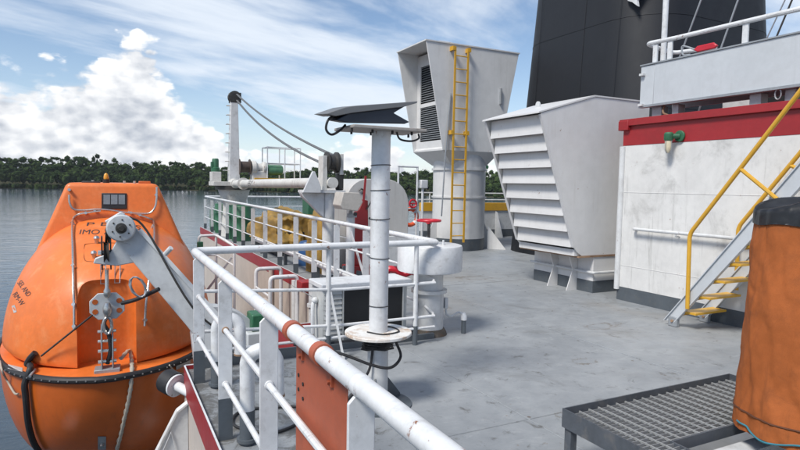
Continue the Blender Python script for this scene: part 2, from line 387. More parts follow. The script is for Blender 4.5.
# far bank: shoreline distance by azimuth
def shore(a):   # degrees from +Y
    d = 800-2.6*(a+10) - .045*max(0, a-5)**2 + 14*math.sin(a*.31)+9*math.sin(a*.93+1)
    return max(d, 380)
mb = MB(); vs = []; fs = []
A = [-75+i*1.5 for i in range(115)]
for a in A:
    d = shore(a)
    for k, (dd, z) in enumerate(((0, WZ-.5), (6, WZ+1.0), (60, WZ+3), (260, WZ+7), (1600, WZ+8))):
        vs.append((math.sin(R(a))*(d+dd), math.cos(R(a))*(d+dd), z))
for i in range(len(A)-1):
    for k in range(4): fs.append((i*5+k, (i+1)*5+k, (i+1)*5+k+1, i*5+k+1))
mb.add(vs, fs); struct('far_river_bank', mb, soil)
# forest: thousands of crowns standing as one far mass
def forest():
    ico = bmesh.new(); bmesh.ops.create_icosphere(ico, subdivisions=1, radius=1); iv = [V(v.co) for v in ico.verts]; ifc = [tuple(v.index for v in f.verts) for f in ico.faces]; ico.free()
    variants = []
    for s in range(14):
        off = V((s*7.1, s*3.3, s*1.7))
        variants.append([v*(1+.40*mnoise.noise(v*1.9+off)+.45*mnoise.noise(v*5.3+off)) for v in iv])
    vs = []; fs = []; rnd = random.Random(3)
    def blob(c, r, h):
        k = [v_*.9 for v_ in rnd.choice(variants)]; a = rnd.random()*6.28; ca, sa = math.cos(a), math.sin(a); o = len(vs)
        for v in k: vs.append((c[0]+r*(v.x*ca-v.y*sa), c[1]+r*(v.x*sa+v.y*ca), c[2]+h*v.z))
        fs.extend(tuple(i+o for i in f) for f in ifc)
        for q_ in range(int(10+9*r)):
            u = rnd.uniform(-.7, 1); ph = rnd.random()*6.283; w_ = math.sqrt(1-u*u); e = rnd.uniform(.80, 1.18)
            p = V((c[0]+r*w_*math.cos(ph)*e, c[1]+r*w_*math.sin(ph)*e, c[2]+h*u*e)); n_ = V((w_*math.cos(ph)+rnd.uniform(-.6, .6), w_*math.sin(ph)+rnd.uniform(-.6, .6), u+rnd.uniform(-.5, .7))).normalized()
            t1 = n_.orthogonal().normalized()*rnd.uniform(.45, 1.15); t2 = n_.cross(t1).normalized()*rnd.uniform(.35, .9); o2 = len(vs)
            vs.extend((tuple(p-t1), tuple(p-t2*.8+t1*.2), tuple(p+t1), tuple(p+t2))); fs.append((o2, o2+1, o2+2, o2+3))
    for row in range(5):
        a = -52.0
        while a < 62:
            d = shore(a)+6+row*13+rnd.uniform(-5, 5); step = rnd.uniform(3.2, 6.0)/d*57.3
            hgt = (15+row*3.2+5.0*mnoise.noise(V((a*.35, row*.3, 2)))+rnd.uniform(-3, 3)+(rnd.random() < .08)*rnd.uniform(1.5, 4))*(1.08 if a < 15 else .95)*d/740*.98
            x, y = math.sin(R(a))*d, math.cos(R(a))*d
            r = rnd.uniform(2.6, 5.0)
            if row == 0: blob((x, y, WZ+2.2+rnd.uniform(0, 1)), r*.9, rnd.uniform(3, 4.5))
            blob((x, y, WZ+2+hgt-r*.7), r*rnd.uniform(.7, 1.2), r*rnd.uniform(.55, 1.1))
            blob((x+rnd.uniform(-3, 3), y+rnd.uniform(-2, 2), WZ+2+hgt*.55), r*.95, hgt*.34)
            for q in range(3): blob((x+rnd.uniform(-1, 1)*r, y-rnd.uniform(0, .7)*r, WZ+2+hgt*rnd.uniform(.55, .98)-1.5), r*rnd.uniform(.35, .55), r*rnd.uniform(.3, .5))
            a += step
    me = bpy.data.meshes.new('riverside_forest'); me.from_pydata(vs, [], fs); me.update(); me.materials.append(leaf)
    o = bpy.data.objects.new('riverside_forest', me); COL.objects.link(o)
    o['kind'] = 'stuff'; tag(o, 'dark green forest lining the far bank of the river', 'forest')
forest()

# ------------------------------------------------------------------ ship's decks
EX = .60; FX = 3.0; NY = 5.27; MY = 6.35; MX = 1.72; AFT = 21.6
poly = [(EX, -6), (30, -6), (30, 16.2), (11, 16.2), (11, AFT), (FX, AFT), (FX, MY), (MX, MY), (MX, NY), (EX, NY)]
mb = MB(); mb.prism([(x, y, -.12) for x, y in poly], (0, 0, .12))
deck = struct('boat_deck', mb, deckm, smooth=0)
def weld(pts):
    mb = MB(); mb.tube(pts, .006, 6); part('weld_seam', mb, deckm, deck)
weld([(2.66, -1, .001), (2.66, 9.0, .001)]); weld([(4.6, 3.4, .001), (4.6, 14, .001)]); weld([(1.75, 3.15, .001), (2.2, 3.15, .001), (6.6, 3.15, .001)])
weld([(3.2, 8.1, .001), (6.7, 8.1, .001)]); weld([(.75, 1.9, .001), (2.6, 1.9, .001)])
# edge strip and side plating along the notch
path = [(EX, -6), (EX, NY), (MX, NY), (MX, MY), (FX, MY), (FX, AFT)]
def side(name, mt, z0, z1, th, off, bev=0.0):
    for (x0, y0), (x1, y1) in zip(path[:-1], path[1:]):
        mb = MB()
        if x0 == x1: mb.box(x0-off-th, x0-off, y0-(0 if y0 == -6 else 0), y1+(off if y1 in (NY, MY) else 0), z0, z1)
        else: mb.box(x0-off, x1-off-th-.001, y0+off, y0+off+th, z0, z1)
        part(name, mb, mt, deck, bevel=bev)
side('edge_strip', red, -.20, .035, .012, .002)
side('edge_bead', railw, .0352, .041, .012, .002)
side('side_plating', beige, -2.68, -.203, .010, .001)
# lower deck beneath the boat and hull side
mb = MB(); mb.box(.25, 12, 4.8, AFT, -2.82, -2.7)
low = struct('lower_deck', mb, mat('lower_deck_paint', (.13, .14, .15), .6, .2, 1, dirt=.4))
mb = MB(); mb.box(.05, .247, -8, AFT, -9.9, -2.7)
struct('hull_side', mb, mat('hull_paint', (.04, .045, .05), .5, .15, 1, rust=.4))

# ================================================================== DECK HOUSE
WX = 6.81; WY = 6.16; WH = 2.66
house = thing('deck_house', 'white weathered deck house with a red band under its roof edge', 'deck house', (WX, WY, 0))
mb = MB(); mb.box(WX, 12.5, -6, WY, .20, 2.28); part('wall', mb, wallw, house)
mb = MB(); mb.box(WX-.004, 12.5, -6, WY+.004, 0, .198); part('base_band', mb, greyfoot, house)
mb = MB(); mb.box(WX-.004, 12.5, -6, WY+.004, 2.282, WH-.10); part('red_band', mb, red, house)
mb = MB(); mb.box(WX-.05, 12.5, -6, WY+.05, WH-.098, WH); part('roof_cap', mb, red, house, bevel=.006)
mb = MB(); mb.tube([(WX-.012, WY+.0, .16), (WX-.012, WY, 2.27)], .042, 12); part('corner_pipe', mb, white, house)
mb = MB(); mb.box(WX-.06, WX+.02, WY-.12, WY+.06, WH-.16, WH-.02); part('corner_bracket', mb, red, house, bevel=.01)
for z in (.52, 1.6):
    mb = MB(); mb.tube([(WX-.001, -6, z), (WX-.001, WY-.05, z)], .0035, 6); part('weld_seam', mb, wallw, house)
hr = MB(); hr.tube(fillet([(WX, 5.85, 1.08), (WX-.08, 5.85, 1.08), (WX-.08, -2, 1.08)], .05), .022, 10); rl = part('wall_handrail', hr, white, house)
for y in (5.15, 4.0, 2.8):
    mb = MB(); mb.tube(fillet([(WX, y, 1.03), (WX-.08, y, 1.03), (WX-.08, y, 1.07)], .03), .011, 8); part('handrail_bracket', mb, white, rl)
# bulkhead lamp
lp = thing('bulkhead_lamp', 'green bulkhead lamp with clear glass jar on the red band', 'lamp', (WX-.005, 5.27, 2.34))
mb = MB(); mb.cyl((WX-.004, 5.21, 2.36), (WX-.035, 5.21, 2.36), .075, n=20); part('mount_disc', mb, green, lp, bevel=.006)
mb = MB(); mb.cyl((WX-.03, 5.21, 2.36), (WX-.11, 5.29, 2.36), .035); part('arm', mb, green, lp)
mb = MB(); mb.lathe((WX-.12, 5.30, 2.30), (0, 0, 1), [(.05, 0), (.06, .02), (.06, .09), (.045, .11)], 18); part('lamp_cap', mb, green, lp)
mb = MB(); mb.lathe((WX-.12, 5.30, 2.14), (0, 0, 1), [(.018, 0), (.038, .03), (.045, .08), (.045, .158)], 16); part('lamp_glass', mb, lampg, lp)
mb = MB()
for k in range(4):
    a = k*PI/2; c, s = math.cos(a), math.sin(a)
    mb.tube([(WX-.12+.050*c, 5.30+.050*s, 2.30), (WX-.12+.050*c, 5.30+.050*s, 2.18), (WX-.12+.02*c, 5.30+.02*s, 2.135)], .004, 6)
part('guard', mb, galv, lp)

# stowed gangway on the roof
gw = thing('stowed_gangway', 'grey stowed gangway with white handrail lying on the deck house roof', 'gangway', (6.9, 5.9, 2.84))
mb = MB(); mb.box(6.9, 6.93, -3, 5.75, 2.85, 3.41); part('side_board', mb, greyal, gw, bevel=.004)
mb = MB(); mb.box(6.9, 6.93, 5.753, 5.98, 2.85, 3.405); part('end_board', mb, greyal, gw, bevel=.004)
mb = MB(); mb.box(6.885, 6.97, -3, 5.99, 2.82, 2.848); part('bottom_flange', mb, galv, gw)
mb = MB(); mb.box(6.885, 6.97, -3, 5.99, 3.412, 3.43); part('top_flange', mb, galv, gw)
mb = MB(); mb.box(7.55, 7.58, -3, 5.95, 2.85, 3.41); part('side_board', mb, greyal, gw)
mb = MB(); mb.box(6.935, 7.548, -3, 5.9, 3.0, 3.03); part('walkway', mb, galv, gw)
mb = MB(); mb.tube(fillet([(7.56, 5.3, 3.62), (7.56, 5.98, 3.68), (6.98, 5.98, 3.74), (6.98, 5.5, 3.72), (6.98, -3, 3.62)], .10), .03, 10); part('handrail', mb, railw, gw)
for y in (5.82, 5.58, 4.52, 3.2, 1.8):
    mb = MB(); mb.box(6.975, 7.0, y-.035, y+.035, 3.43, 3.70); part('stanchion', mb, railw, gw)
mb = MB(); mb.box(6.85, 6.9, 5.9, 5.97, 3.27, 3.30); part('lug', mb, white, gw)
mb = MB(); mb.box(6.85, 6.9, 5.9, 5.97, 2.84, 2.87); part('lug', mb, white, gw)
for y, wd in ((5.75, .16), (5.45, .10), (4.35, .14), (3.95, .12)):
    mb = MB(); mb.box(6.98, 7.12, y-wd/2, y+wd/2, WH, 2.822); mb.box(6.95, 7.2, y-wd/2-.03, y+wd/2+.03, WH, WH+.02); part('support_block', mb, galv, gw, bevel=.006)
mb = MB(); mb.tube([V((6.92, 4.05+.035*math.cos(t*PI/8), 2.77+.06*math.sin(t*PI/8))) for t in range(16)], .008, 6, closed=True); part('shackle', mb, galv, gw)
mb = MB(); mb.tube(curve([(6.98, 5.62, 2.83), (6.93, 5.6, 2.72), (6.97, 5.55, 2.66+.02)]), .014, 6); part('lashing', mb, rustp, gw)
# red hand lever lying on the gangway
hl = thing('red_handled_clamp', 'red handled clamp resting on the gangway edge', 'clamp', (6.95, 5.1, 3.43))
mb = MB(); mb.prism([(6.95, 4.86, 3.49), (6.95, 4.90, 3.46), (6.95, 5.14, 3.46), (6.95, 5.20, 3.50), (6.95, 5.14, 3.54), (6.95, 4.92, 3.54)], (.04, 0, 0)); part('grip', mb, redb, hl, bevel=.012)
mb = MB(); mb.tube(curve([(6.97, 5.18, 3.50), (6.97, 5.30, 3.56), (6.97, 5.38, 3.58), (6.97, 5.36, 3.47), (6.97, 5.25, 3.45)]), .012, 8); part('hook', mb, galv, hl)
# pole on roof and boxes behind gangway
single('roof_pole', MB().cyl((7.25, 5.9, WH+.001), (7.25, 5.9, 6.4), .04, n=12), railw, 'white upright pole on the deck house roof', 'pole', (7.25, 5.9, WH))
rb = thing('roof_locker', 'white roof locker with dark opening behind the gangway', 'locker', (8.4, 4, WH))
mb = MB(); mb.box(8.2, 9.4, 2.4, 5.6, WH+.001, 3.12); part('body', mb, white, rb, bevel=.01)
mb = MB(); mb.box(8.185, 8.2, 4.3, 5.0, WH+.06, 3.02); part('opening', mb, blackm, rb)
# standing wires
def wireline(xa, ya, xb, yb, X):
    a = onX(xa, ya, X); b = onX(xb, yb, X); d = (a-b)/(a.z-b.z); return (a+d*(WH-a.z)), (a+d*(9-a.z))
for i, (x0_, y0_, x1_, y1_, X_, r, lab) in enumerate(((683, 48, 701, 0, 8.0, .014, 'thin grey stay wire passing in front of the funnel'), (721, 48, 738, 0, 8.0, .014, 'thin grey stay wire passing in front of the funnel'),
        (776, 38, 792, 0, 10.5, .016, 'black stay wire against the sky beside the funnel'), (766, 40, 785, 0, 10.9, .012, 'grey stay wire against the sky beside the funnel'))):
    p0, p1 = wireline(x0_, y0_, x1_, y1_, X_)
    single('stay_wire', MB().tube([p0, p1], r, 6), (grease if i == 2 else galv), lab, 'wire', p0, 'stay wires by the funnel' if i < 2 else None)

# ------------------------------------------------------------------ funnel
fn = thing('funnel', 'huge black funnel with rounded corners rising behind the deck house', 'funnel', (11.6, 10.6, 0))
def rrect(cx, cy, hx, hy, r, z, n=8):
    out = []
    for k, (sx_, sy_) in enumerate(((1, 1), (-1, 1), (-1, -1), (1, -1))):
        for i in range(n+1):
            a = k*PI/2+PI/2*i/n; out.append(V((cx+sx_*(hx-r)+r*math.cos(a), cy+sy_*(hy-r)+r*math.sin(a), z)))
    return out
mb = MB(); lv = []
for z, s_ in ((0, 0), (4, -.22), (8, -.44), (13, -.7)): lv.append(rrect(11.82, 10.24, 2.53+s_, 2.47+s_, 1.2, z))
n = len(lv[0]); mb.add([p for l in lv for p in l], [(k*n+i, k*n+(i+1) % n, (k+1)*n+(i+1) % n, (k+1)*n+i) for k in range(3) for i in range(n)]+[tuple(range(3*n, 4*n))])
part('casing', mb, blackp, fn, smooth=40)
mb = MB(); mb.tube([(9.29, 9.9, 0.02), (9.29+.44, 9.9, 8)], .012, 6); part('weld_seam', mb, blackp, fn)
for z in (3.3, 5.2, 7.1):
    s_ = -.055*z; mb = MB(); mb.tube([p for p in rrect(11.82, 10.24, 2.532+s_, 2.472+s_, 1.2, z)], .005, 5, closed=True); part('weld_seam', mb, blackp, fn)
for y in (8.9, 11.4):
    mb = MB(); mb.tube([(9.29, y, 0.02), (9.29+.44, y, 8)], .005, 6); part('weld_seam', mb, blackp, fn)
e0 = onX(637, 2, 9.64)
mb = MB(); ex = 9.64
mb.prism([(ex+.02, e0.y-.05, e0.z-.10), (ex+.03, e0.y+.10, e0.z+.02), (ex+.03, e0.y+.22, e0.z+.08), (ex+.09, e0.y+.55, e0.z+1.0), (ex+.09, e0.y-.4, e0.z+1.0), (ex+.03, e0.y-.02, e0.z+.02)], (-.05, 0, 0)); part('emblem', mb, white, fn)

# ------------------------------------------------------------------ louvred hood ventilator
hd = thing('louvred_ventilator_hood', 'white louvred air intake hood leaning out over its box base', 'ventilator', (7.2, 7.36, 0))
Y0, Y1 = 6.66, 8.06
mb = MB(); mb.box(6.82, 7.9, Y0+.0, Y1, .19, .57); part('base_box', mb, hoodw, hd)
mb = MB(); mb.box(6.816, 7.904, Y0-.004, Y1+.004, 0, .188); part('base_band', mb, greyfoot, hd)
mb = MB(); mb.box(6.5, 7.92, Y0-.012, Y1+.012, .572, .598); part('bottom_rim', mb, rustp, hd)
prof = [(5.67, 2.70), (6.34, .86), (6.40, .74), (6.47, .66), (6.56, .60)]
cheek = prof+[(7.92, .60), (7.92, 3.05), (6.71, 3.05), (5.67, 2.735)]
for y in (Y0, Y1-.025):
    mb = MB(); mb.prism([(x, y, z) for x, z in cheek], (0, .025, 0)); part('side_cheek', mb, hoodw, hd, bevel=.004)
mb = MB(); mb.prism([(5.62, Y0-.01, 2.73), (6.71, Y0-.01, 3.053), (7.93, Y0-.01, 3.053), (7.93, Y0-.01, 3.075), (6.70, Y0-.01, 3.075), (5.62, Y0-.01, 2.752)], (0, Y1-Y0+.02, 0)); part('roof', mb, hoodw, hd)
mb = MB(); mb.box(6.75, 6.78, Y0+.03, Y1-.03, .60, 2.95); part('inner_back', mb, blackm, hd)
mb = MB(); mb.box(6.44, 6.75, Y0+.03, Y1-.03, .60, .70); part('bottom_plate', mb, hoodw, hd)
dv = V((6.40-5.67, 0, .74-2.72)).normalized(); nv = V((dv.z, 0, -dv.x)); L = (V((6.40, 0, .74))-V((5.67, 0, 2.72))).length
top = V((5.67, 0, 2.72))
if nv.x > 0: nv = -nv
NL = 8; pitch_ = (L-.03)/NL
lou0 = None
for k in range(NL):
    a = top+dv*(.02+k*pitch_)-nv*.085; b = top+dv*(.02+(k+1)*pitch_+.006)+nv*(.030)
    if lou0 is None:
        mb = MB(); th = nv*.012
        mb.hexa([a+V((0, Y0+.04, 0))-th, b+V((0, Y0+.04, 0))-th, b+V((0, Y1-.06, 0))-th, a+V((0, Y1-.06, 0))-th,
                 a+V((0, Y0+.04, 0)), b+V((0, Y0+.04, 0)), b+V((0, Y1-.06, 0)), a+V((0, Y1-.06, 0))])
        lou0 = part('louvre', mb, hoodw, hd, bevel=.003)
    else: clone(lou0, hd, dv*(pitch_*k))
mb = MB(); mb.beam(top+V((0, Y0+.02, 0))+nv*.008, top+dv*L+V((0, Y0+.02, 0))+nv*.008, .05, .012, upv=nv); part('louvre_frame', mb, hoodw, hd)
mb = MB(); mb.beam(top+V((0, Y1-.02, 0))+nv*.008, top+dv*L+V((0, Y1-.02, 0))+nv*.008, .05, .012, upv=nv); part('louvre_frame', mb, hoodw, hd)
mb = MB(); mb.tube(fillet([(6.78, Y1+.05, .33), (6.78, Y0-.05, .33), (7.9, Y0-.05, .33)], .03), .022, 8); part('guard_pipe', mb, white, hd)
for y in (7.0, 7.45):
    mb = MB(); mb.prism([(6.818, y, .55), (6.818, y, 0), (6.60, y, 0), (6.72, y, .33), (6.64, y, .55)], (0, .015, 0)); part('stay_plate', mb, hoodw, hd)
mb = MB(); mb.prism([V((6.3, 7.5+.05*math.cos(t), 3.0+.05*math.sin(t))) for t in [PI*i/8 for i in range(9)]]+[V((6.3, 7.45, 2.93)), V((6.3, 7.55, 2.93))], (.02, 0, 0)); part('lifting_eye', mb, white, hd)

# ------------------------------------------------------------------ ventilator tower
tw = thing('ventilator_tower', 'tall grey-white ventilator tower with flared louvred head on a round trunk', 'ventilator', (8.33, 12.95, 0))
TC = (8.33, 12.95)
mb = MB(); mb.lathe((*TC, .30), (0, 0, 1), [(.69, 0), (.69, 1.05)], 40); part('trunk', mb, towerw, tw)
mb = MB(); mb.lathe((*TC, 1.37), (0, 0, 1), [(.69, 0), (.69, .68)], 40); part('trunk', mb, towerw, tw)
mb = MB(); mb.lathe((*TC, 1.34), (0, 0, 1), [(.69, 0), (.725, .0), (.725, .04), (.69, .04)], 40); part('flange_ring', mb, towerw, tw)
mb = MB(); mb.lathe((*TC, 2.05), (0, 0, 1), [(.69, 0), (.73, .0), (.73, .05), (.69, .05)], 40); part('flange_ring', mb, towerw, tw)
mb = MB(); mb.lathe((*TC, 2.1), (0, 0, 1), [(.69, 0), (.69, .42)], 40); part('neck', mb, towerw, tw)
mb = MB(); mb.lathe((*TC, 0), (0, 0, 1), [(.695, 0), (.695, .298)], 40); part('base_band', mb, greyfoot, tw)
ty0, ty1 = 12.2, 13.72; zt, zb, zc = 5.08, 2.52, 2.18
xt0, xt1, xb0, xb1 = 6.83, 9.58, 7.36, 9.05
th = .03
mb = MB(); mb.prism([(xt0, ty0, zt), (xb0, ty0, zb), (xb1, ty0, zb), (xt1, ty0, zt)], (0, th, 0)); part('front_plate', mb, towerw, tw, bevel=.004)
mb = MB(); mb.prism([(xt0, ty1-th, zt), (xb0, ty1-th, zb), (xb1, ty1-th, zb), (xt1, ty1-th, zt)], (0, th, 0)); part('back_plate', mb, towerw, tw)
mb = MB(); mb.box(xt0-.02, xt1+.02, ty0-.02, ty1+.02, zt, zt+.03); part('roof', mb, towerw, tw)
mb = MB(); mb.box(xt0+.75, xt1-.75, ty0+th, ty1-th, zb+.03, zt-.002); part('core', mb, towerw, tw)
# bottom slope (chin)
mb = MB(); mb.hexa([(7.78, ty0+.28, zc), (8.85, ty0+.28, zc), (8.85, ty1-.28, zc), (7.78, ty1-.28, zc), (xb0, ty0, zb-.002), (xb1, ty0, zb-.002), (xb1, ty1, zb-.002), (xb0, ty1, zb-.002)]); part('chin', mb, towerw, tw)
for side_, (xt, xb) in (('l', (xt0, xb0)), ('r', (xt1, xb1))):
    sg = 1 if side_ == 'l' else -1
    # recessed louvre panel: near-vertical plane inside the overhang
    xa_t = xt+sg*.62; xa_b = xb+sg*.10
    pt = V((xa_t, 0, zt-.06)); pb = V((xa_b, 0, zb+.10))
    d_ = (pb-pt).normalized(); nn = V((d_.z, 0, -d_.x))
    if nn.x*sg > 0: nn = -nn
    for f0, f1 in ((0, .12), (.52, .56), (.93, 1.0)):
        a = pt.lerp(pb, f0); b = pt.lerp(pb, f1)
        mb = MB(); mb.hexa([a+V((0, ty0+th, 0)), b+V((0, ty0+th, 0)), b+V((0, ty1-th, 0)), a+V((0, ty1-th, 0))]+[q+nn*.03+V((0, yy, 0)) for q, yy in ((a, ty0+th), (b, ty0+th), (b, ty1-th), (a, ty1-th))])
        part('louvre_frame', mb, towerw, tw)
    for y_a, y_b in ((ty0+th, ty0+.20), (ty1-.20, ty1-th)):
        a, b = pt.lerp(pb, .12), pt.lerp(pb, .93)
        mb = MB(); mb.hexa([a+V((0, y_a, 0)), b+V((0, y_a, 0)), b+V((0, y_b, 0)), a+V((0, y_b, 0))]+[q+nn*.028+V((0, yy, 0)) for q, yy in ((a, y_a), (b, y_a), (b, y_b), (a, y_b))])
        part('louvre_frame', mb, towerw, tw)
    a, b = pt.lerp(pb, .10)-nn*.05, pt.lerp(pb, .95)-nn*.05
    mb = MB(); mb.hexa([a+V((0, ty0+th, 0))-nn*.01, b+V((0, ty0+th, 0))-nn*.01, b+V((0, ty1-th, 0))-nn*.01, a+V((0, ty1-th, 0))-nn*.01, a+V((0, ty0+th, 0)), b+V((0, ty0+th, 0)), b+V((0, ty1-th, 0)), a+V((0, ty1-th, 0))]); part('dark_backing', mb, blackm, tw)
    fr = [.135+i*.0245 for i in range(16)]+[.575+i*.0225 for i in range(16)]
    s0 = None
    for q in fr:
        c = pt.lerp(pb, q)
        if s0 is None:
            mb = MB(); o_ = c+nn*.020; i_ = c-nn*.035+V((0, 0, .035)); t_ = V((0, 0, .006))
            mb.hexa([o_+V((0, ty0+.2, 0)), i_+V((0, ty0+.2, 0)), i_+V((0, ty1-.2, 0)), o_+V((0, ty1-.2, 0)), o_+V((0, ty0+.2, 0))+t_, i_+V((0, ty0+.2, 0))+t_, i_+V((0, ty1-.2, 0))+t_, o_+V((0, ty1-.2, 0))+t_])
            s0 = part('slat', mb, galv, tw, smooth=0); c0 = c
        else: clone(s0, tw, c-c0)
    mb = MB(); mb.hexa([pb+V((0, ty0+th, 0)), V((xb, ty0+th, zb)), V((xb, ty1-th, zb)), pb+V((0, ty1-th, 0)), pb+V((0, ty0+th, .02)), V((xb, ty0+th, zb+.04)), V((xb, ty1-th, zb+.04)), pb+V((0, ty1-th, .02))]); part('sill', mb, towerw, tw)
for x in (8.75, 9.2):
    pass
for (x, y, a) in ((8.33, 12.23, 0), (9.08, 12.95, 1), (7.58, 12.95, 2)):
    mb = MB()
    if a == 0: mb.prism([(9.0, 12.55, 0), (9.0, 12.55, .62), (9.35, 12.2, 0)], (.015, .015, 0))
    elif a == 1: mb.prism([(9.02, 12.9, 0), (9.02, 12.9, .75), (9.1, 12.9, .75), (9.45, 12.9, 0)], (0, .015, 0))
    else: mb.prism([(7.64, 12.9, 0), (7.64, 12.9, .75), (7.56, 12.9, .75), (7.2, 12.9, 0)], (0, .015, 0))
    part('gusset', mb, towerw, tw)
# yellow ladder on the tower
ld = thing('tower_ladder', 'yellow vertical ladder up the front of the ventilator tower', 'ladder', (7.68, 12.1, 0))
lx0, lx1, ly = 7.56, 7.93, 12.06
for x in (lx0, lx1):
    mb = MB(); mb.box(x-.025, x+.025, ly-.012, ly+.012, .25, 5.0); part('stringer', mb, yellow, ld)
nr = 15
for k in range(nr):
    z = .42+k*.312
    mb = MB(); mb.cyl((lx0+.02, ly, z), (lx1-.02, ly, z), .014, n=8); part('rung', mb, yellow, ld)
for z in (2.95, 4.96):
    for x in (lx0-.04, lx1+.04):
        mb = MB(); mb.box(x-.035, x+.035, ly-.02, ty0-.001, z-.05, z+.05); part('wall_bracket', mb, yellow, ld)
mb = MB(); mb.tube([(8.05, 12.24, 2.05+.4), (8.05, 12.0, 2.0)], .01, 6)
# fine cables and bars on the front
for x, z0, z1 in ((7.38, 3.9, .9),):
    single('tower_conduit', MB().tube([(7.52, 12.17, z0), (7.40, 12.15, 2.4), (7.34, 12.17, .9)], .018, 6), galv, 'thin grey conduit running down beside the yellow ladder', 'conduit', (7.38, 12.17, .9))
mb = MB(); mb.box(9.0, 9.04, 12.14, 12.198, 3.75, 4.15); part('clip', mb, galv, tw)
mb = MB(); mb.tube(fillet([(7.35, 12.5, zt+.03), (7.35, 12.5, zt+.12), (7.75, 12.5, zt+.12), (7.75, 12.5, zt+.03)], .03), .012, 6); part('roof_handle', mb, railw, tw)

# ------------------------------------------------------------------ inclined ladder with yellow handrails
st = thing('inclined_ladder', 'grey inclined ladder with yellow treads and yellow pipe handrails beside white wall', 'ladder', (6.1, 4.62, 0))
sl_ = (1.79-.05)/(4.66-3.31)
def slp(Y): return .02+(4.66-Y)*sl_
for X in (6.1, 6.68):
    mb = MB(); t_ = .006
    a = V((X, 4.70, slp(4.70)+.03)); b = V((X, 1.9, slp(1.9)+.03)); dd_ = (b-a).normalized(); nn = V((0, -dd_.z, dd_.y)); nn = nn if nn.z > 0 else -nn
    mb.prism([V((X, 4.76, .055)), V((X, 4.62, .055)), b-nn*.10+V((0, 0, 0)), b+nn*.10], (.012, 0, 0))
    s1 = part('stringer', mb, greyal, st)
    up_ = [V((X, 4.76, .055)), b+nn*.10]; lo_ = [V((X, 4.62, .055)), b-nn*.10]
    sg = -1 if X < 6.5 else 1
    for e in (up_, lo_):
        mb = MB(); mb.beam(e[0]+V((.006+.02*0, 0, 0)), e[1]+V((.006, 0, 0)), .055, .010, upv=nn); part('stringer_flange', mb, greyal, s1)
    mb = MB(); mb.box(X-.02, X+.035, 4.58, 4.70, .001, .12); part('foot_bracket', mb, galv, st, bevel=.008)
    mb = MB(); mb.cyl((X-.035, 4.64, .07), (X+.05, 4.64, .07), .016, n=8); part('foot_bolt', mb, rustp, st)
for k in range(9):
    z = .20+k*.215; y = 4.66-(z-.02)/sl_-.06
    mb = MB(); mb.box(6.115, 6.678, y-.10, y+.08, z-.012, z+.012); mb.box(6.115, 6.678, y+.07, y+.08, z-.045, z-.012); part('tread', mb, yellow, st)
for X, y0 in ((6.1, 4.46), (6.68, 4.30)):
    xo = X-.03 if X < 6.5 else X+.04
    zp = slp(y0); zb_ = 1.14 if X < 6.5 else 1.22
    y2 = 1.5; z2 = zb_+(y0-y2)*(2.67-1.12)/(4.52-3.36)
    mb = MB(); mb.tube(fillet([(xo, y0-.02, zp-.02), (xo, y0, zb_), (xo, y2, z2)], .07), .024, 10); part('handrail', mb, yellow, st)
    ym = 3.90 if X < 6.5 else 3.76
    zm = zb_+(y0-ym)*(2.67-1.12)/(4.52-3.36)
    mb = MB(); mb.tube([(xo, ym, zm), (xo, ym-.40, slp(ym-.40)+.06)], .022, 8); part('handrail_strut', mb, yellow, st)

# ------------------------------------------------------------------ grating platform
gp = thing('grating_platform', 'low dark steel platform topped with open grating', 'platform', (3.1, 1.7, 0))
gx0, gx1, gy0, gy1, gz = 2.36, 3.90, .55, 2.50, .33
fr_ = mat('platform_frame_paint', (.075, .085, .10), .5, .2, 4, dirt=.4, dcol=(.2, .18, .16), rust=.2)
for args in ((gx0, gx0+.05, gy0, gy1), (gx1-.05, gx1, gy0, gy1), (gx0+.051, gx1-.051, gy0, gy0+.05), (gx0+.051, gx1-.051, gy1-.008, gy1)):
    x0, x1, y0, y1 = args
    if x1-x0 < .1:
        mb = MB(); xx = x0 if x0 == gx0 else x1-.008; mb.box(xx, xx+.008, y0, y1, gz-.075, gz+.035)
    else:
        yy = y0 if y0 == gy0 else y1-.008; mb = MB(); mb.box(gx0+.009, gx1-.009, yy, yy+.008, gz-.075, gz+.035)
    part('frame_edge', mb, fr_, gp)
for x in (gx0+.012, gx1-.062):
    for y in (gy0+.01, gy1-.062):
        mb = MB(); mb.box(x, x+.05, y, y+.05, 0, gz-.03); part('leg', mb, fr_, gp, bevel=.003)
hx0, hx1, hy0, hy1 = 2.62, 3.30, 1.45, 1.98     # cut-out below the covered stand
gal = mat('grating_steel', (.33, .34, .34), .5, .15, 5, metal=.2, dirt=.3)
galb = mat('grating_bar_steel', (.27, .275, .28), .5, .2, 5, metal=.2, dirt=.3)
ny = 56; 
yb = [gy0+.03+i*(gy1-gy0-.06)/(ny-1) for i in range(ny)]
b0 = None
for y in yb:
    segs = [(gx0+.009, gx1-.009)] if not (hy0 < y < hy1) else [(gx0+.009, hx0), (hx1, gx1-.009)]
    for a, b in segs:
        mb = MB(); mb.box(a, b, y-.0018, y+.0018, gz-.018, gz); part('bearing_bar', mb, galb, gp, smooth=0)
nx = 20
for i in range(nx):
    x = gx0+.05+i*(gx1-gx0-.1)/(nx-1)
    segs = [(gy0+.009, gy1-.009)] if not (hx0 < x < hx1) else [(gy0+.009, hy0), (hy1, gy1-.009)]
    for a, b in segs:
        mb = MB(); mb.box(x-.004, x+.004, a, b, gz-.008, gz+.002); part('cross_bar', mb, gal, gp, smooth=0)
mb = MB(); mb.box(hx0, hx1, hy1-.012, hy1-.002, gz-.06, gz+.004); mb.box(hx0, hx0+.01, hy0, hy1-.013, gz-.06, gz+.004); part('opening_trim', mb, fr_, gp)
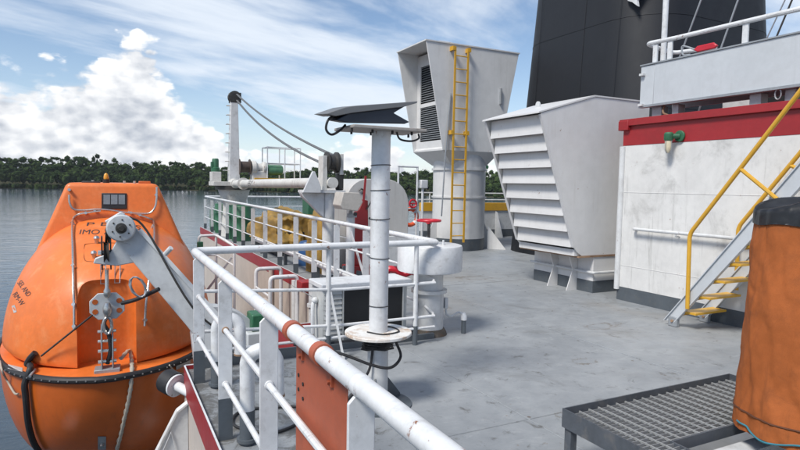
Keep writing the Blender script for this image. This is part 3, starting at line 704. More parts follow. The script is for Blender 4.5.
mb = MB(); mb.box(hx0+.02, hx1, 1.80, 1.90, gz-.08, gz-.06); mb.box(gx0+.012, hx1+.5, 1.82, 1.88, gz-.12, gz-.081); part('stand_bracket', mb, white, gp)

# covered stand
cs = thing('canvas_covered_stand', 'upright stand wrapped in stained orange canvas with a black vinyl top', 'covered stand', (3.32, 1.62, gz))
CX, CY = 3.445, 1.62
def cover_r(a, z, hem=0):
    sq = .40/ (abs(math.cos(a-.25))**3.2+abs(math.sin(a-.25))**3.2)**(1/3.2)
    fold = .016*math.sin(a*9+2.2*mnoise.noise(V((a*1.2, z*1.5, 0))))*(.5+.7*mnoise.noise(V((math.cos(a)*1.3, math.sin(a)*1.3, z*.8+4))))
    wr = .020*mnoise.noise(V((math.cos(a)*3.2, math.sin(a)*3.2, z*2.6)))+.005*mnoise.noise(V((math.cos(a)*8, math.sin(a)*8, z*7)))
    diag = .010*math.sin((a*3.0+z*7)*2.1)*max(0, mnoise.noise(V((math.cos(a)*2, math.sin(a)*2, z*1.7+9))))
    ca_, sa_ = math.cos(a), math.sin(a)
    r1 = max(0, 1-abs(mnoise.noise(V((ca_*2.6, sa_*2.6, z*1.9+3))))*7)
    r2 = max(0, 1-abs(mnoise.noise(V((ca_*4.6+2, sa_*4.6, z*2.4+7))))*7)
    r3 = max(0, 1-abs(mnoise.noise(V((ca_*9+5, sa_*9, z*6+1))))*6)
    return sq*(.96+.10*(1.46-z)/1.1)+fold+wr+diag+.006*r1-.006*r2+.002*r3
def cover(z0, z1, nz, na=150, off=0.0, cap=False, topz=None):
    vs = []; fs = []
    for k in range(nz+1):
        z = z0+(z1-z0)*k/nz
        for i in range(na):
            a = 2*PI*i/na; r = cover_r(a, z)+off; zz = z
            if k == 0: zz += .02*mnoise.noise(V((math.cos(a)*2, math.sin(a)*2, 1)))
            vs.append((CX+r*math.cos(a), CY+r*math.sin(a), zz))
    for k in range(nz):
        for i in range(na): j = (i+1) % na; fs.append((k*na+i, k*na+j, (k+1)*na+j, (k+1)*na+i))
    if cap:
        m_ = 10
        for q in range(1, m_+1):
            s_ = 1-q/m_; o_ = len(vs)
            for i in range(na):
                a = 2*PI*i/na; r = (cover_r(a, z1)+off)*math.sin(PI/2*max(s_, .001)) if True else 0
                zz = z1+topz*(math.cos(PI/2*s_))**.8+.02*mnoise.noise(V((r*math.cos(a)*6, r*math.sin(a)*6, 2)))*(1-s_)+.020*math.sin(a*9+3*mnoise.noise(V((math.cos(a)*2, math.sin(a)*2, 5))))*s_*(1-s_)*4
                vs.append((CX+r*math.cos(a), CY+r*math.sin(a), zz))
            for i in range(na): j = (i+1) % na; fs.append((o_-na+i, o_-na+j, o_+j, o_+i))
    return MB().add(vs, fs)
part('canvas_cover', cover(.365, 1.49, 96, 240), canvas, cs, smooth=80)
part('vinyl_top', cover(1.475, 1.545, 8, 240, off=.008, cap=True, topz=.065), blackc, cs, smooth=80)
mb = MB(); mb.tube([V((CX+(cover_r(a, .47)+.003)*math.cos(a), CY+(cover_r(a, .47)+.003)*math.sin(a), .47)) for a in [2*PI*i/90 for i in range(90)]], .005, 5, closed=True); part('hem_stitch', mb, mat('dark_stitch', (.10, .035, .015), .8), cs)
pts = []
for a in [2.55+i*.06 for i in range(14)]:
    pts.append(V((CX+(cover_r(a, .40)+.010)*math.cos(a), CY+(cover_r(a, .40)+.010)*math.sin(a), .405-.035*math.sin((a-2.55)*4.0)**2)))
mb = MB(); mb.tube(curve(pts, 3), .005, 6); part('cord', mb, teal, cs)
mb = MB(); mb.box(CX-.3, CX+.3, CY-.3, CY+.3, gz+.004, .40); mb.cyl((CX, CY, .4), (CX, CY, 1.35), .22); part('inner_stand', mb, greyfoot, cs)
mb = MB(); mb.tube(curve([(CX-.18, CY-.02, 1.60), (CX-.05, CY+.10, 1.625), (CX+.10, CY+.06, 1.63), (CX+.22, CY-.08, 1.61)]), .012, 6); mb.tube(curve([(CX-.10, CY-.12, 1.605), (CX+.05, CY-.06, 1.625), (CX+.18, CY+.04, 1.625)]), .010, 6); part('white_tie', mb, railw, cs)

# ================================================================== NEAR RAILING
RX = .66; RZ = 1.06
nr_ = thing('deck_railing', 'white pipe railing with flat bar posts along the deck edge and corner', 'railing', (RX, 3, 0))
mb = MB(); mb.tube(fillet([(RX, -2, RZ), (RX, 5.13, RZ), (3.06, 5.17, RZ)], .09, 8), .033, 16); part('top_rail', mb, railw, nr_)
for y in (4.86, 3.70, 2.60, 1.52, .40, -.7):
    mb = MB(); wv = .043
    # upper part rounded at the inboard top corner
    zt_ = RZ-.028
    mb.prism([(RX-wv, y, .27), (RX+wv, y, .27), (RX+wv, y, zt_-.05), (RX+wv-.015, y, zt_-.015), (RX+wv-.05, y, zt_), (RX-wv+.02, y, zt_), (RX-wv, y, zt_-.02)], (0, .014, 0)); p_ = part('post', mb, railw, nr_, bevel=.003)
    mb = MB(); mb.box(RX-wv-.001, RX+wv+.001, y-.001, y+.015, 0, .269); part('post_foot', mb, greyfoot, p_)
    for z in (.715, .365):
        mb = MB(); mb.lathe((RX, y-.007, z), (0, 1, 0), [(.0156, 0), (.020, .001), (.023, .0068)], 14); part('weld_collar', mb, rustp if (y == 3.70 and z > .5) else railw, p_)
    mb = MB(); mb.lathe((RX, y-.010, RZ), (0, 1, 0), [(.0332, 0), (.0345, .004), (.0345, .030), (.0332, .034)], 20); part('weld_bead', mb, railw, p_)
for z in (.715, .365):
    mb = MB(); mb.tube(fillet([(RX, -2, z), (RX, 5.13, z), (2.0, 5.17, z-.08), (3.06, 5.17, z-.08)], .08), .0155, 10); part('mid_rail', mb, railw, nr_)
mb = MB(); mb.tube([(.75, 5.17, .17), (3.06, 5.17, .17)], .014, 8); part('mid_rail', mb, railw, nr_)
for x in (1.88, 2.83):
    mb = MB(); mb.tube([(x, 5.17, .20), (x, 5.17, RZ-.03)], .024, 10); p_ = part('post', mb, railw, nr_)
    mb = MB(); mb.tube([(x, 5.17, 0), (x, 5.17, .20)], .027, 10); part('post_foot', mb, greyfoot, p_)
mb = MB(); mb.beam((1.90, 5.17, .62), (1.97, 4.98, .001), .035, .012, upv=(1, 0, 0)); part('stay', mb, railw, nr_)
mb = MB(); mb.box(.70, 1.70, 5.24, 5.262, .0, .10); part('toe_plate', mb, greyfoot, nr_)
# red oxide clips and board
bd = thing('hanging_board', 'red oxide steel board clipped to the railing', 'board', (RX+.05, 2.0, .5))
mb = MB(); mb.box(RX+.040, RX+.046, 1.74, 2.31, .33, 1.015); part('board', mb, redox, bd, bevel=.002)
for y in (2.22, 1.88):
    mb = MB(); mb.lathe((RX, y-.022, RZ), (0, 1, 0), [(.0335, 0), (.040, 0), (.040, .044), (.0335, .044)], 20); mb.box(RX+.030, RX+.0465, y-.02, y+.02, .94, RZ-.015); cl = part('clip', mb, redox, bd)
    mb = MB(); mb.cyl((RX+.02, y, .955), (RX+.068, y, .955), .010, n=6); part('bolt', mb, redox, cl)
mb = MB(); mb.tube([(RX, 1.60, .365), (RX, 2.34, .365)], .0195, 10); mb.box(RX+.015, RX+.045, 2.26, 2.30, .35, .38); part('rod_sleeve', mb, redox, bd)
for y, z in ((2.27, .86), (2.27, .80), (2.21, .84), (2.21, .78)):
    mb = MB(); mb.cyl((RX+.036, y, z), (RX+.0402, y, z), .008, n=8); part('hole', mb, rubber, bd)

# gooseneck vents
for i, (x, y, h, lab) in enumerate(((.775, 3.60, .60, 'white gooseneck vent pipe inside the railing nearer the red oxide board'), (.775, 4.72, .56, 'white gooseneck vent pipe inside the railing near its corner'))):
    t = thing('gooseneck_vent', lab, 'vent pipe', (x, y, 0), 'gooseneck vents by the railing')
    r = .047; br = .085
    pts = [V((x, y, .22)), V((x, y, h-br))]+[V((x+br-br*math.cos(a), y-.02*a, h-br+br*math.sin(a))) for a in [PI*k/12 for k in range(1, 13)]]+[V((x+2*br, y-.07, h-br-.20))]
    mb = MB(); mb.tube(pts, r, 16); part('bent_pipe', mb, railw, t)
    mb = MB(); mb.cyl((x, y, 0), (x, y, .219), r+.001); part('pipe_foot', mb, greyfoot, t)
    mb = MB(); mb.lathe((x, y, .02), (0, 0, 1), [(r+.001, 0), (r+.018, 0), (r+.018, .02), (r+.001, .02)], 18); part('foot_flange', mb, greyfoot, t)
    mb = MB(); mb.lathe(pts[-1], (0, 0, -1), [(r, -.002), (r+.004, -.002), (r+.004, .012), (r*.8, .012)], 16); part('mouth_rim', mb, rustp, t)

# ================================================================== ANTENNA POLE
PX, PY = 1.80, 3.86
po = thing('antenna_pole', 'white round pole with a flat collar disc standing on the deck', 'pole', (PX, PY, 0))
mb = MB(); mb.cyl((PX, PY, .56), (PX, PY, 2.035), .070, n=28); part('upper_pole', mb, railw, po)
mb = MB(); mb.cyl((PX, PY, 0), (PX, PY, .53), .078, n=28); part('lower_pole', mb, white, po)
for z in (.75, 1.11, 1.40, 1.61, 1.79):
    mb = MB(); mb.tube([V((PX+.0725*math.cos(a), PY+.0725*math.sin(a), z+.004*math.sin(a+z*5))) for a in [2*PI*i/28 for i in range(28)]], .0032, 6, closed=True); part('cable_tie', mb, rubber, po)
mb = MB(); mb.lathe((PX, PY, .535), (0, 0, 1), [(.245, 0), (.25, .004), (.25, .020), (.246, .024)], 48); dc = part('collar_disc', mb, mat('chipped_disc_paint', (.72, .71, .68), .5, .1, 4, dirt=.3, dcol=(.4, .34, .27), rust=1.6, rcol=(.36, .20, .09), rscale=5), po)
for a, s_ in ((.3, 1), (2.2, 1), (4.0, 1)):
    mb = MB(); c, s = math.cos(a), math.sin(a)
    mb.prism([(PX+.076*c, PY+.076*s, 0), (PX+.24*c, PY+.24*s, 0), (PX+.24*c, PY+.24*s, .03), (PX+.076*c, PY+.076*s, .22)], (-.012*s, .012*c, 0)); part('gusset', mb, greyfoot, po)
mb = MB(); mb.lathe((PX, PY, 0), (0, 0, 1), [(.26, 0), (.26, .012)], 32); part('base_plate', mb, greyfoot, po)
single('disc_cable', MB().tube(curve([(PX-.10, PY-.02, .566), (PX-.02, PY-.13, .566), (PX+.12, PY-.10, .566), (PX+.14, PY+.02, .566), (PX+.09, PY+.10, .566)]), .0055, 6), rubber, 'thin black cable lying on top of the collar disc', 'cable', (PX, PY, .56))
# antenna on top
an = thing('flat_antenna', 'tilted grey flat panel antenna on a bolted mounting plate atop the white pole', 'antenna', (PX, PY, 2.035))
def ip(x, y, Y=PY): return onY(x, y, Y)
mb = MB(); mb.box(PX-.29, PX+.28, PY-.18, PY+.20, 2.036, 2.058); part('mounting_plate', mb, tan, an, bevel=.004)
def prof_(pts, Y, dep, rise=0.0): return MB().prism([onY(x, y, Y) for x, y in pts], (0, dep, rise))
part('housing', prof_([(336, 120.5), (348, 113), (405, 106.5), (394, 113), (410, 122), (405, 124), (350, 123)], PY-.12, .20, .02), navy, an, bevel=.008)
part('panel', prof_([(326, 113.8), (346, 107.0), (356, 105.6), (418, 101.2), (417, 103.0), (404, 106.8), (352, 113.0), (336, 116.2)], PY-.14, .26, .022), greypanel, an, bevel=.004)
for i in range(8):
    x = PX-.28+i*.078
    mb = MB(); mb.cyl((x, PY-.12+(i % 2)*.2, 2.012), (x, PY-.12+(i % 2)*.2, 2.0355), .009, n=8); part('bolt', mb, rubber, an)
single('antenna_cable', MB().tube(curve([(PX-.36, PY-.05, 2.12), (PX-.44, PY-.10, 2.09), (PX-.46, PY-.10, 2.02), (PX-.42, PY-.10, 1.985), (PX-.35, PY-.08, 2.02), (PX-.29, PY-.02, 2.064)]), .0085, 8), rubber, 'black cable looping beneath the flat antenna panel', 'cable', (PX-.4, PY, 2))
single('pole_cable', MB().tube(curve([(PX+.10, PY-.05, 2.034), (PX+.13, PY-.05, 1.985), (PX+.22, PY-.05, 1.975), (PX+.30, PY-.02, 2.0), (PX+.31, PY, 2.036)]), .0075, 8), rubber, 'short black cable sagging under the mounting plate', 'cable', (PX+.2, PY, 2))
# coiled cable under disc
pts = []
for k in range(90):
    a = k*.42; r = .105+.022*math.sin(k*1.7); pts.append(V((PX+r*math.cos(a), PY+r*math.sin(a), .515-.0009*k+.010*math.sin(k*.9))))
single('cable_coil', MB().tube(pts, .009, 6), rubber, 'black cable coiled around the pole under the disc', 'cable', (PX, PY, .5))
single('hanging_cable', MB().tube(curve([(PX+.10, PY-.1, .49), (PX+.13, PY-.12, .38), (PX+.02, PY-.18, .33), (PX-.12, PY-.16, .36), (PX-.35, PY-.05, .45), (PX-.62, PY+.1, .50)]), .011, 8), rubber, 'thick black cable sagging away from the pole', 'cable', (PX, PY, .4))
single('floor_cable', MB().tube(curve([(PX-.06, PY-.05, .48), (PX-.12, PY-.06, .25), (PX-.35, PY, .012), (PX-.60, PY+.18, .012), (PX-.95, PY+.25, .012), (PX-1.05, PY+.02, .012), (PX-.85, PY-.2, .012), (PX-.6, PY-.1, .012)]), .010, 8), rubber, 'black cable dropping from the pole to the deck', 'cable', (PX-.3, PY, 0))

# ================================================================== CONDENSER UNIT
ac = thing('condenser_unit', 'grey air conditioner condenser with black front opening behind the railing', 'air conditioner', (2.36, 5.6, 0))
ax0, ax1, ay0, ay1 = 1.90, 2.84, 5.36, 5.72
mb = MB(); mb.box(ax0, ax1, ay0+.02, ay1, .07, .61); part('body', mb, acgrey, ac, bevel=.008)
mb = MB(); mb.box(ax0-.03, ax1+.03, ay0-.03, ay1+.03, .612, .662); part('lid', mb, railw, ac, bevel=.008)
mb = MB(); mb.box(2.115, 2.775, ay0+.004, ay0+.019, .10, .595); part('grille', mb, blackm, ac)
for x in (2.10, 2.776):
    mb = MB(); mb.box(x, x+.014, ay0-.004, ay0+.02, .08, .605); part('frame_bar', mb, acgrey, ac)
l0 = None
for k in range(10):
    if l0 is None:
        mb = MB(); mb.hexa([(ax0+.01, ay0+.019, .10), (2.095, ay0+.019, .10), (2.095, ay0-.004, .10), (ax0+.01, ay0-.004, .10), (ax0+.01, ay0+.019, .142), (2.095, ay0+.019, .142), (2.095, ay0+.012, .142), (ax0+.01, ay0+.012, .142)]); l0 = part('louvre', mb, acgrey, ac)
    else: clone(l0, ac, (0, 0, .05*k))
for x in (ax0+.08, ax1-.12):
    mb = MB(); mb.box(x, x+.05, ay0+.03, ay1, .0, .069); part('foot', mb, greyfoot, ac)
mb = MB(); mb.box(ax0-.02, ax1+.3, ay0-.06, ay0-.02, .0, .06); part('base_rail', mb, greyfoot, ac)
mb = MB(); mb.tube(curve([(ax0, ay0+.2, .45), (ax0-.05, ay0+.18, .43), (ax0-.06, ay0+.15, .2), (ax0-.05, ay0+.15, .05)]), .02, 8); mb.ball((ax0-.03, ay0+.18, .47), .035, 10); part('hose', mb, railw, ac)
# red bundled hose behind it
single('red_hose_bundle', MB().tube(curve([(2.95, 6.35, .06), (3.02, 6.3, .56), (3.12, 6.25, .62), (3.22, 6.2, .57), (3.32, 6.15, .60), (3.42, 6.1, .5), (3.45, 6.1, .05)]), .045, 10), redb, 'red hose draped behind the condenser unit', 'hose', (3.2, 6.2, .05))

# ================================================================== MUSHROOM VENT with handwheel
mv = thing('mushroom_vent', 'white mushroom vent with drum head and red handwheel', 'vent', (3.17, 5.52, 0))
mx, my = 3.19, 5.52
mb = MB(); mb.lathe((mx, my, .07), (0, 0, 1), [(.165, 0), (.165, .42)], 32); part('trunk', mb, white, mv)
mb = MB(); mb.lathe((mx, my, .47), (0, 0, 1), [(.166, 0), (.20, .0), (.20, .035), (.166, .035)], 32); part('flange', mb, white, mv)
mb = MB(); mb.lathe((mx, my, .506), (0, 0, 1), [(.155, 0), (.155, .22)], 32); part('neck', mb, white, mv)
mb = MB(); mb.lathe((mx, my, .70), (0, 0, 1), [(.30, 0), (.352, .015), (.36, .04), (.36, .275), (.352, .295), (.33, .302), (0.01, .308)], 48); part('drum_head', mb, railw, mv)
mb = MB(); mb.lathe((mx, my, 0), (0, 0, 1), [(.21, 0), (.20, .03), (.175, .07)], 32); part('base_weld', mb, mat('grimy_weld', (.10, .085, .07), .8, .4, 8, dirt=.6, dcol=(.16, .07, .03)), mv)
mb = MB(); mb.cyl((mx-.02, my, 1.0), (mx-.02, my, 1.255), .018, n=10); sp_ = part('spindle', mb, grease, mv)
mb = MB()
mb.tube([V((mx-.02+.125*math.cos(a), my+.125*math.sin(a), 1.265)) for a in [2*PI*i/28 for i in range(28)]], .014, 8, closed=True)
for k in range(3):
    a = k*2*PI/3+.3; mb.tube([(mx-.02, my, 1.245), (mx-.02+.12*math.cos(a), my+.12*math.sin(a), 1.265)], .012, 6)
mb.cyl((mx-.02, my, 1.23), (mx-.02, my, 1.27), .03, n=12)
part('handwheel', mb, redb, mv)
mb = MB(); mb.cyl((mx+.08, my-.15, 1.0), (mx+.08, my-.15, 1.06), .012, n=8); part('lug', mb, railw, mv)
mb = MB(); mb.box(mx+.165, mx+.205, my-.08, my-.02, .28, .40); part('switch_box', mb, white, mv, bevel=.005)
mb = MB(); mb.tube(curve([(mx+.19, my-.05, .28), (mx+.20, my-.06, .21), (mx+.25, my-.08, .19), (mx+.33, my-.10, .23), (3.555, 5.38, .215)]), .012, 8); part('thin_pipe', mb, white, mv)
sp = thing('sounding_pipe', 'short black deck pipe with white cap beside the mushroom vent', 'pipe', (3.56, 5.37, 0))
mb = MB(); mb.cyl((3.56, 5.37, 0), (3.56, 5.37, .15), .027); part('pipe', mb, greyfoot, sp)
mb = MB(); mb.lathe((3.56, 5.37, .151), (0, 0, 1), [(.034, 0), (.034, .05), (.02, .075), (.01, .085)], 14); part('cap', mb, railw, sp)

# ================================================================== FAR EDGE RAILING
fr = thing('edge_railing', 'long white railing with flat posts running aft along the red deck edge', 'railing', (3.08, 10, 0))
fx = 3.08
def fxx(y): return 3.06+.003*(y-5.2)
mb = MB(); mb.tube(fillet([(3.06, 5.17, RZ), (3.09, 5.3, RZ), (fxx(21.3), 21.3, 1.13), (8, 21.4, 1.13)], .2), .03, 12); part('top_rail', mb, railw, fr)
for z in (.72, .36):
    mb = MB(); mb.tube(fillet([(2.84, 5.17, z-.08), (3.08, 5.17, z-.08), (3.08, 5.5, z), (fxx(21.3), 21.3, z+.05), (8, 21.4, z+.05)], .1), .014, 8); part('mid_rail', mb, railw, fr)
for y in (7.0, 8.1, 9.15, 10.2, 11.3, 12.5, 13.7, 14.8, 15.9, 17.0, 18.2, 19.7, 21.2):
    x = fxx(y); mb = MB(); mb.box(x-.045, x+.045, y-.007, y+.007, .18, RZ-.02); p_ = part('post', mb, railw, fr)
    mb = MB(); mb.box(x-.046, x+.046, y-.008, y+.008, 0, .179); part('post_foot', mb, greyfoot, p_)
for x in (4.6, 5.8, 7.0, 8.0):
    mb = MB(); mb.box(x-.007, x+.007, 21.34, 21.43, 0, 1.11); part('post', mb, railw, fr)
mb = MB(); mb.beam((3.09, 7.6, .98), (3.30, 7.3, .0), .05, .012, upv=(1, 0, 0)); part('stay', mb, railw, fr)
single('deck_pipe', MB().tube(fillet([(3.22, 14, .28), (3.22, 6.9, .28), (3.22, 6.6, .02)], .12), .055, 14), railw, 'thick white pipe running low along the far railing', 'pipe', (3.22, 9, .0))
for i, y in enumerate((7.4, 9.4, 11.4, 13.4)):
    single('pipe_support', MB().box(3.19, 3.25, y-.03, y+.03, 0, .222), greyfoot, 'small dark support block under the thick white pipe', 'support', (3.22, y, 0), 'pipe supports')
for y in (8.3, 8.9, 9.6):
    single('deck_bracket', MB().prism([(3.42, y, 0), (3.62, y, 0), (3.58, y, .28), (3.50, y, .30)], (0, .04, 0)), greyfoot, 'small dark upright bracket on deck behind the white pipe', 'bracket', (3.5, y, 0), 'deck brackets')

# ------------------------------------------------------------------ tarp heap, barrels
def heap(name, c, sx_, sy_, h, label, seed, cat='tarpaulin'):
    vs = []; fs = []; na, nr = 120, 40; rn = V((seed, seed*2.1, 0))
    for k in range(nr+1):
        t = k/nr
        for i in range(na):
            a = 2*PI*i/na; e = 1.0/((abs(math.cos(a))**3+abs(math.sin(a))**3)**(1/3))
            if t < .5: rad = 1.0-.06*(t/.5); z = t/.5*.72
            else: u = (t-.5)/.5; rad = .94*math.cos(u*PI/2)**.75; z = .72+.28*math.sin(u*PI/2)
            p = V((math.cos(a)*e*rad, math.sin(a)*e*rad, z))
            n_ = mnoise.noise(p*1.7+rn)*.26+mnoise.noise(p*4+rn)*.05+.014*math.sin(a*11+4*mnoise.noise(p*2+rn))*(1-t)+.05*abs(mnoise.noise(p*6+rn))+.035*max(0, 1-abs(mnoise.noise(V((p.x*1.6, p.y*2.4, p.z*.8))+rn))*6)-.025*max(0, 1-abs(mnoise.noise(V((p.x*3, p.y*3.6, p.z*1.2))-rn))*6)
            k_ = 1+n_
            vs.append((c[0]+sx_*p.x*k_, c[1]+sy_*p.y*k_, c[2]+h*max(0, z*(1+min(1, t*2)*(.55*mnoise.noise(V((p.x*1.1, p.y*1.5, seed)))+.22*mnoise.noise(V((p.x*3.1, p.y*3.7, seed+4))))))))
    for k in range(nr):
        for i in range(na): j = (i+1) % na; fs.append((k*na+i, k*na+j, (k+1)*na+j, (k+1)*na+i))
    single(name, MB().add(vs, fs), tarp, label, cat, c, smooth=60)
cr = thing('deck_crate', 'black crate under the long ochre tarpaulin', 'crate', (3.85, 14.1, 0))
mb = MB(); mb.box(3.42, 4.3, 12.75, 15.45, .0, .5); part('box', mb, blackm, cr, bevel=.02)
mb = MB(); mb.box(3.40, 4.32, 12.73, 15.47, .501, .54); part('rim', mb, rubber, cr)
heap('tarpaulin_heap', (3.86, 14.1, .30), .60, 1.55, .64, 'long ochre tarpaulin heaped over a black crate', 3.3)
heap('small_tarpaulin', (3.62, 10.35, .0), .24, .42, .98, 'small ochre tarpaulin bundle tied against the boom rest', 8.1)
for i, (x, y, h) in enumerate(((3.42, 19.4, .95), (3.42, 17.25, .98), (3.42, 16.55, .98), (3.42, 20.4, .7))):
    d = thing('green_drum', ('dark green drum next to the short green drum', 'dark green drum closest to the crane pedestal', 'dark green drum closest to the long tarpaulin', 'short dark green drum by the railing end')[i], 'drum', (x, y, 0), 'green drums by the railing' if i < 3 else None)
    mb = MB(); mb.lathe((x, y, 0), (0, 0, 1), [(.27, 0), (.28, .02), (.28, h*.33), (.29, h*.345), (.28, h*.36), (.28, h*.66), (.29, h*.675), (.28, h*.69), (.28, h-.02), (.27, h)], 24); part('body', mb, green, d)
    mb = MB(); mb.cyl((x+.15, y-.1, h), (x+.15, y-.1, h+.02), .03, n=10); part('bung', mb, galv, d)
single('blue_drum', MB().lathe((3.62, 11.2, 0), (0, 0, 1), [(.18, 0), (.19, .05), (.19, .42), (.15, .48), (.08, .50)], 20), bluep, 'small blue plastic drum between the tarpaulins', 'drum', (3.62, 11.2, 0))
single('green_locker', MB().box(5.6, 6.2, 17.3, 17.9, 0, 1.35), green, 'tall green locker seen beyond the tarpaulins', 'locker', (5.9, 17.6, 0), bevel=.02)

# ================================================================== DECK CRANE
ck = thing('deck_crane', 'white deck crane with upright mast, winch and green motors', 'crane', (3.5, 18.2, 0))
kx, ky = 3.52, 18.2
dirtw = mat('rust_streaked_white', (.58, .57, .54), .5, .12, 2, dirt=.5, dcol=(.22, .19, .16), streak=.8, rust=.6)
mb = MB(); mb.lathe((kx, ky, 0), (0, 0, 1), [(.40, 0), (.34, .8), (.34, 1.0), (.48, 1.42)], 28); part('pedestal', mb, dirtw, ck)
mb = MB(); mb.lathe((kx, ky, 1.42), (0, 0, 1), [(.55, 0), (.55, .11)], 28); part('slewing_ring', mb, grease, ck)
mb = MB(); mb.box(kx-.68, kx+.55, ky-.45, ky+.45, 1.532, 1.66); part('turntable', mb, dirtw, ck, bevel=.01)
mb = MB(); mb.box(kx-.68, kx-.42, ky-.25, ky+.25, 1.661, 1.95); part('motor_bracket', mb, dirtw, ck, bevel=.01)
mb = MB(); mb.lathe((kx-.55, ky, 1.951), (0, 0, 1), [(.13, 0), (.13, .12), (.10, .14), (.10, .36), (.08, .40)], 18); mb.box(kx-.68, kx-.62, ky-.08, ky+.08, 2.08, 2.25); part('slewing_motor', mb, green, ck)
mb = MB(); mb.hexa([(kx-.17, ky-.17, 1.661), (kx+.15, ky-.17, 1.661), (kx+.15, ky+.17, 1.661), (kx-.17, ky+.17, 1.661), (kx-.10, ky-.12, 4.2), (kx+.10, ky-.12, 4.2), (kx+.10, ky+.12, 4.2), (kx-.10, ky+.12, 4.2)]); part('mast', mb, white, ck, bevel=.01)
for k in range(8):
    z = 2.0+k*.28; xx = kx-.17+.07*(z-1.66)/2.54
    mb = MB(); mb.tube(fillet([(xx, ky-.08, z), (xx-.10, ky-.08, z), (xx-.10, ky+.08, z), (xx, ky+.08, z)], .02), .012, 6); part('step', mb, dirtw, ck)
mb = MB(); mb.lathe((kx+.02, ky-.10, 4.22), (0, 1, 0), [(.19, 0), (.19, .02), (.16, .05), (.16, .15), (.19, .18), (.19, .20)], 20); part('head_sheave', mb, grease, ck)
mb = MB(); mb.box(kx-.13, kx+.20, ky-.13, ky-.105, 4.05, 4.36); part('head_cheek', mb, grease, ck, bevel=.01)
mb = MB(); mb.box(kx-.13, kx+.20, ky+.105, ky+.13, 4.05, 4.36); part('head_cheek', mb, grease, ck, bevel=.01)
mb = MB(); mb.lathe((kx+.12, ky-.15, 2.12), (1, 0, 0), [(.24, 0), (.24, .02), (.17, .03), (.17, .30), (.24, .31), (.24, .33)], 24); part('winch_drum', mb, mat('oiled_brown', (.07, .05, .04), .5, .3, 10), ck)
mb = MB(); mb.lathe((kx+.46, ky-.15, 2.10), (1, 0, 0), [(.15, 0), (.22, .04), (.22, .16), (.14, .22), (.14, .36), (.20, .38), (.20, .46), (.12, .5)], 20); mb.box(kx+.5, kx+.95, ky-.3, ky+.05, 1.66, 2.0); part('winch_gearbox', mb, dirtw, ck, bevel=.015)
mb = MB(); mb.lathe((kx+.97, ky-.15, 2.05), (1, 0, 0), [(.10, 0), (.16, .03), (.16, .46), (.12, .50)], 18); part('winch_motor', mb, mat('pale_green_paint', (.10, .24, .13), .5, .2, 3, dirt=.4), ck)
mb = MB(); mb.box(kx+.552, kx+2.05, ky-.35, ky+.35, 1.74, 1.79); part('service_platform', mb, yellow, ck)
cage = MB()
for x in (kx+.95, kx+1.5, kx+2.0):
    for y in (ky-.32, ky+.32): cage.tube([(x, y, 1.79), (x, y, 2.75)], .018, 6)
for z in (2.25, 2.75):
    cage.tube([(kx+.95, ky-.32, z), (kx+2.0, ky-.32, z), (kx+2.0, ky+.32, z), (kx+.95, ky+.32, z)], .018, 6, closed=True)
part('cage', cage, railw, ck)
# boom along the deck to its rest
bm_ = MB(); bs = V((kx-.05, ky-.55, 1.60)); be = V((3.28, 8.85, 1.665)); bm_.cyl(bs, be, .115, .09, n=20); boom = part('boom', bm_, dirtw, ck)
mb = MB(); mb.cyl(bs+V((0, .45, 0)), bs, .16, .14, n=18); part('boom_heel', mb, dirtw, boom)
mb = MB(); mb.lathe(bs.lerp(be, .13), be-bs, [(.12, 0), (.17, 0), (.17, .06), (.12, .06)], 18); part('boom_flange', mb, dirtw, boom)
vsx, fsx = textmesh('EFF-M', .22)
dm = bs.lerp(be, .30); mb = MB(); ddir = (be-bs).normalized()
mb.add([dm+ddir*(v.x)+V((-.1135*math.cos(v.y/.115), 0, .1135*math.sin(v.y/.115))) for v in vsx], fsx); part('boom_lettering', mb, text, boom)
# luffing wires
for i, (dx_, sag) in enumerate(((.00, .50), (.03, .52), (.00, .20), (.03, .21))):
    a = V((kx+.05+dx_, ky-.15, 4.30 if i < 2 else 4.12)); b = V((3.30+dx_*1.5, 9.0, 2.12 if i < 2 else 1.92))
    sag = (.25, .27, .45, .46)[i]
    mb = MB(); mb.tube([a.lerp(b, t)-V((0, 0, sag*4*t*(1-t)*.5)) for t in [k/14 for k in range(15)]], .017, 6); part('luffing_wire', mb, mat('dull_wire', (.13, .135, .14), .6, .3, 20), ck)
# boom rest
br = thing('boom_rest', 'white boom rest post with angled cradle and dark sheaves', 'crane rest', (3.24, 9.0, 0))
mb = MB(); mb.cyl((3.26, 9.0, .15), (3.26, 9.0, 1.50), .10, n=22); part('post', mb, white, br)
mb = MB(); mb.cyl((3.26, 9.0, 0), (3.26, 9.0, .149), .102, n=22); part('post_foot', mb, greyfoot, br)
mb = MB(); mb.prism([(3.16, 8.93, 1.10), (3.16, 8.93, 1.50), (2.78, 8.93, 1.50), (2.80, 8.93, 1.44)], (0, .14, 0)); part('cradle_web', mb, white, br, bevel=.006)
mb = MB(); mb.prism([(2.76, 8.80, 1.502), (3.06, 8.80, 1.502), (3.06, 8.80, 1.60), (2.96, 8.80, 1.84), (2.92, 8.80, 1.84)], (0, .05, 0)); part('cradle_horn', mb, white, br, bevel=.006)
mb = MB(); mb.box(2.78, 3.50, 8.852, 9.12, 1.502, 1.545); part('cradle_bed', mb, white, br)
mb = MB(); mb.box(3.12, 3.20, 8.90, 9.12, 1.546, 2.10); mb.box(3.42, 3.48, 8.9, 9.12, 1.80, 2.14); part('sheave_cheek', mb, dirtw, br, bevel=.006)
mb = MB(); mb.lathe((3.21, 9.0, 2.0), (1, 0, 0), [(.17, 0), (.17, .03), (.13, .06), (.13, .13), (.17, .16), (.17, .20)], 22); part('sheave', mb, grease, br)
mb = MB(); mb.box(3.40, 3.50, 8.93, 9.08, 1.546, 1.82); part('lower_block', mb, grease, br, bevel=.02)

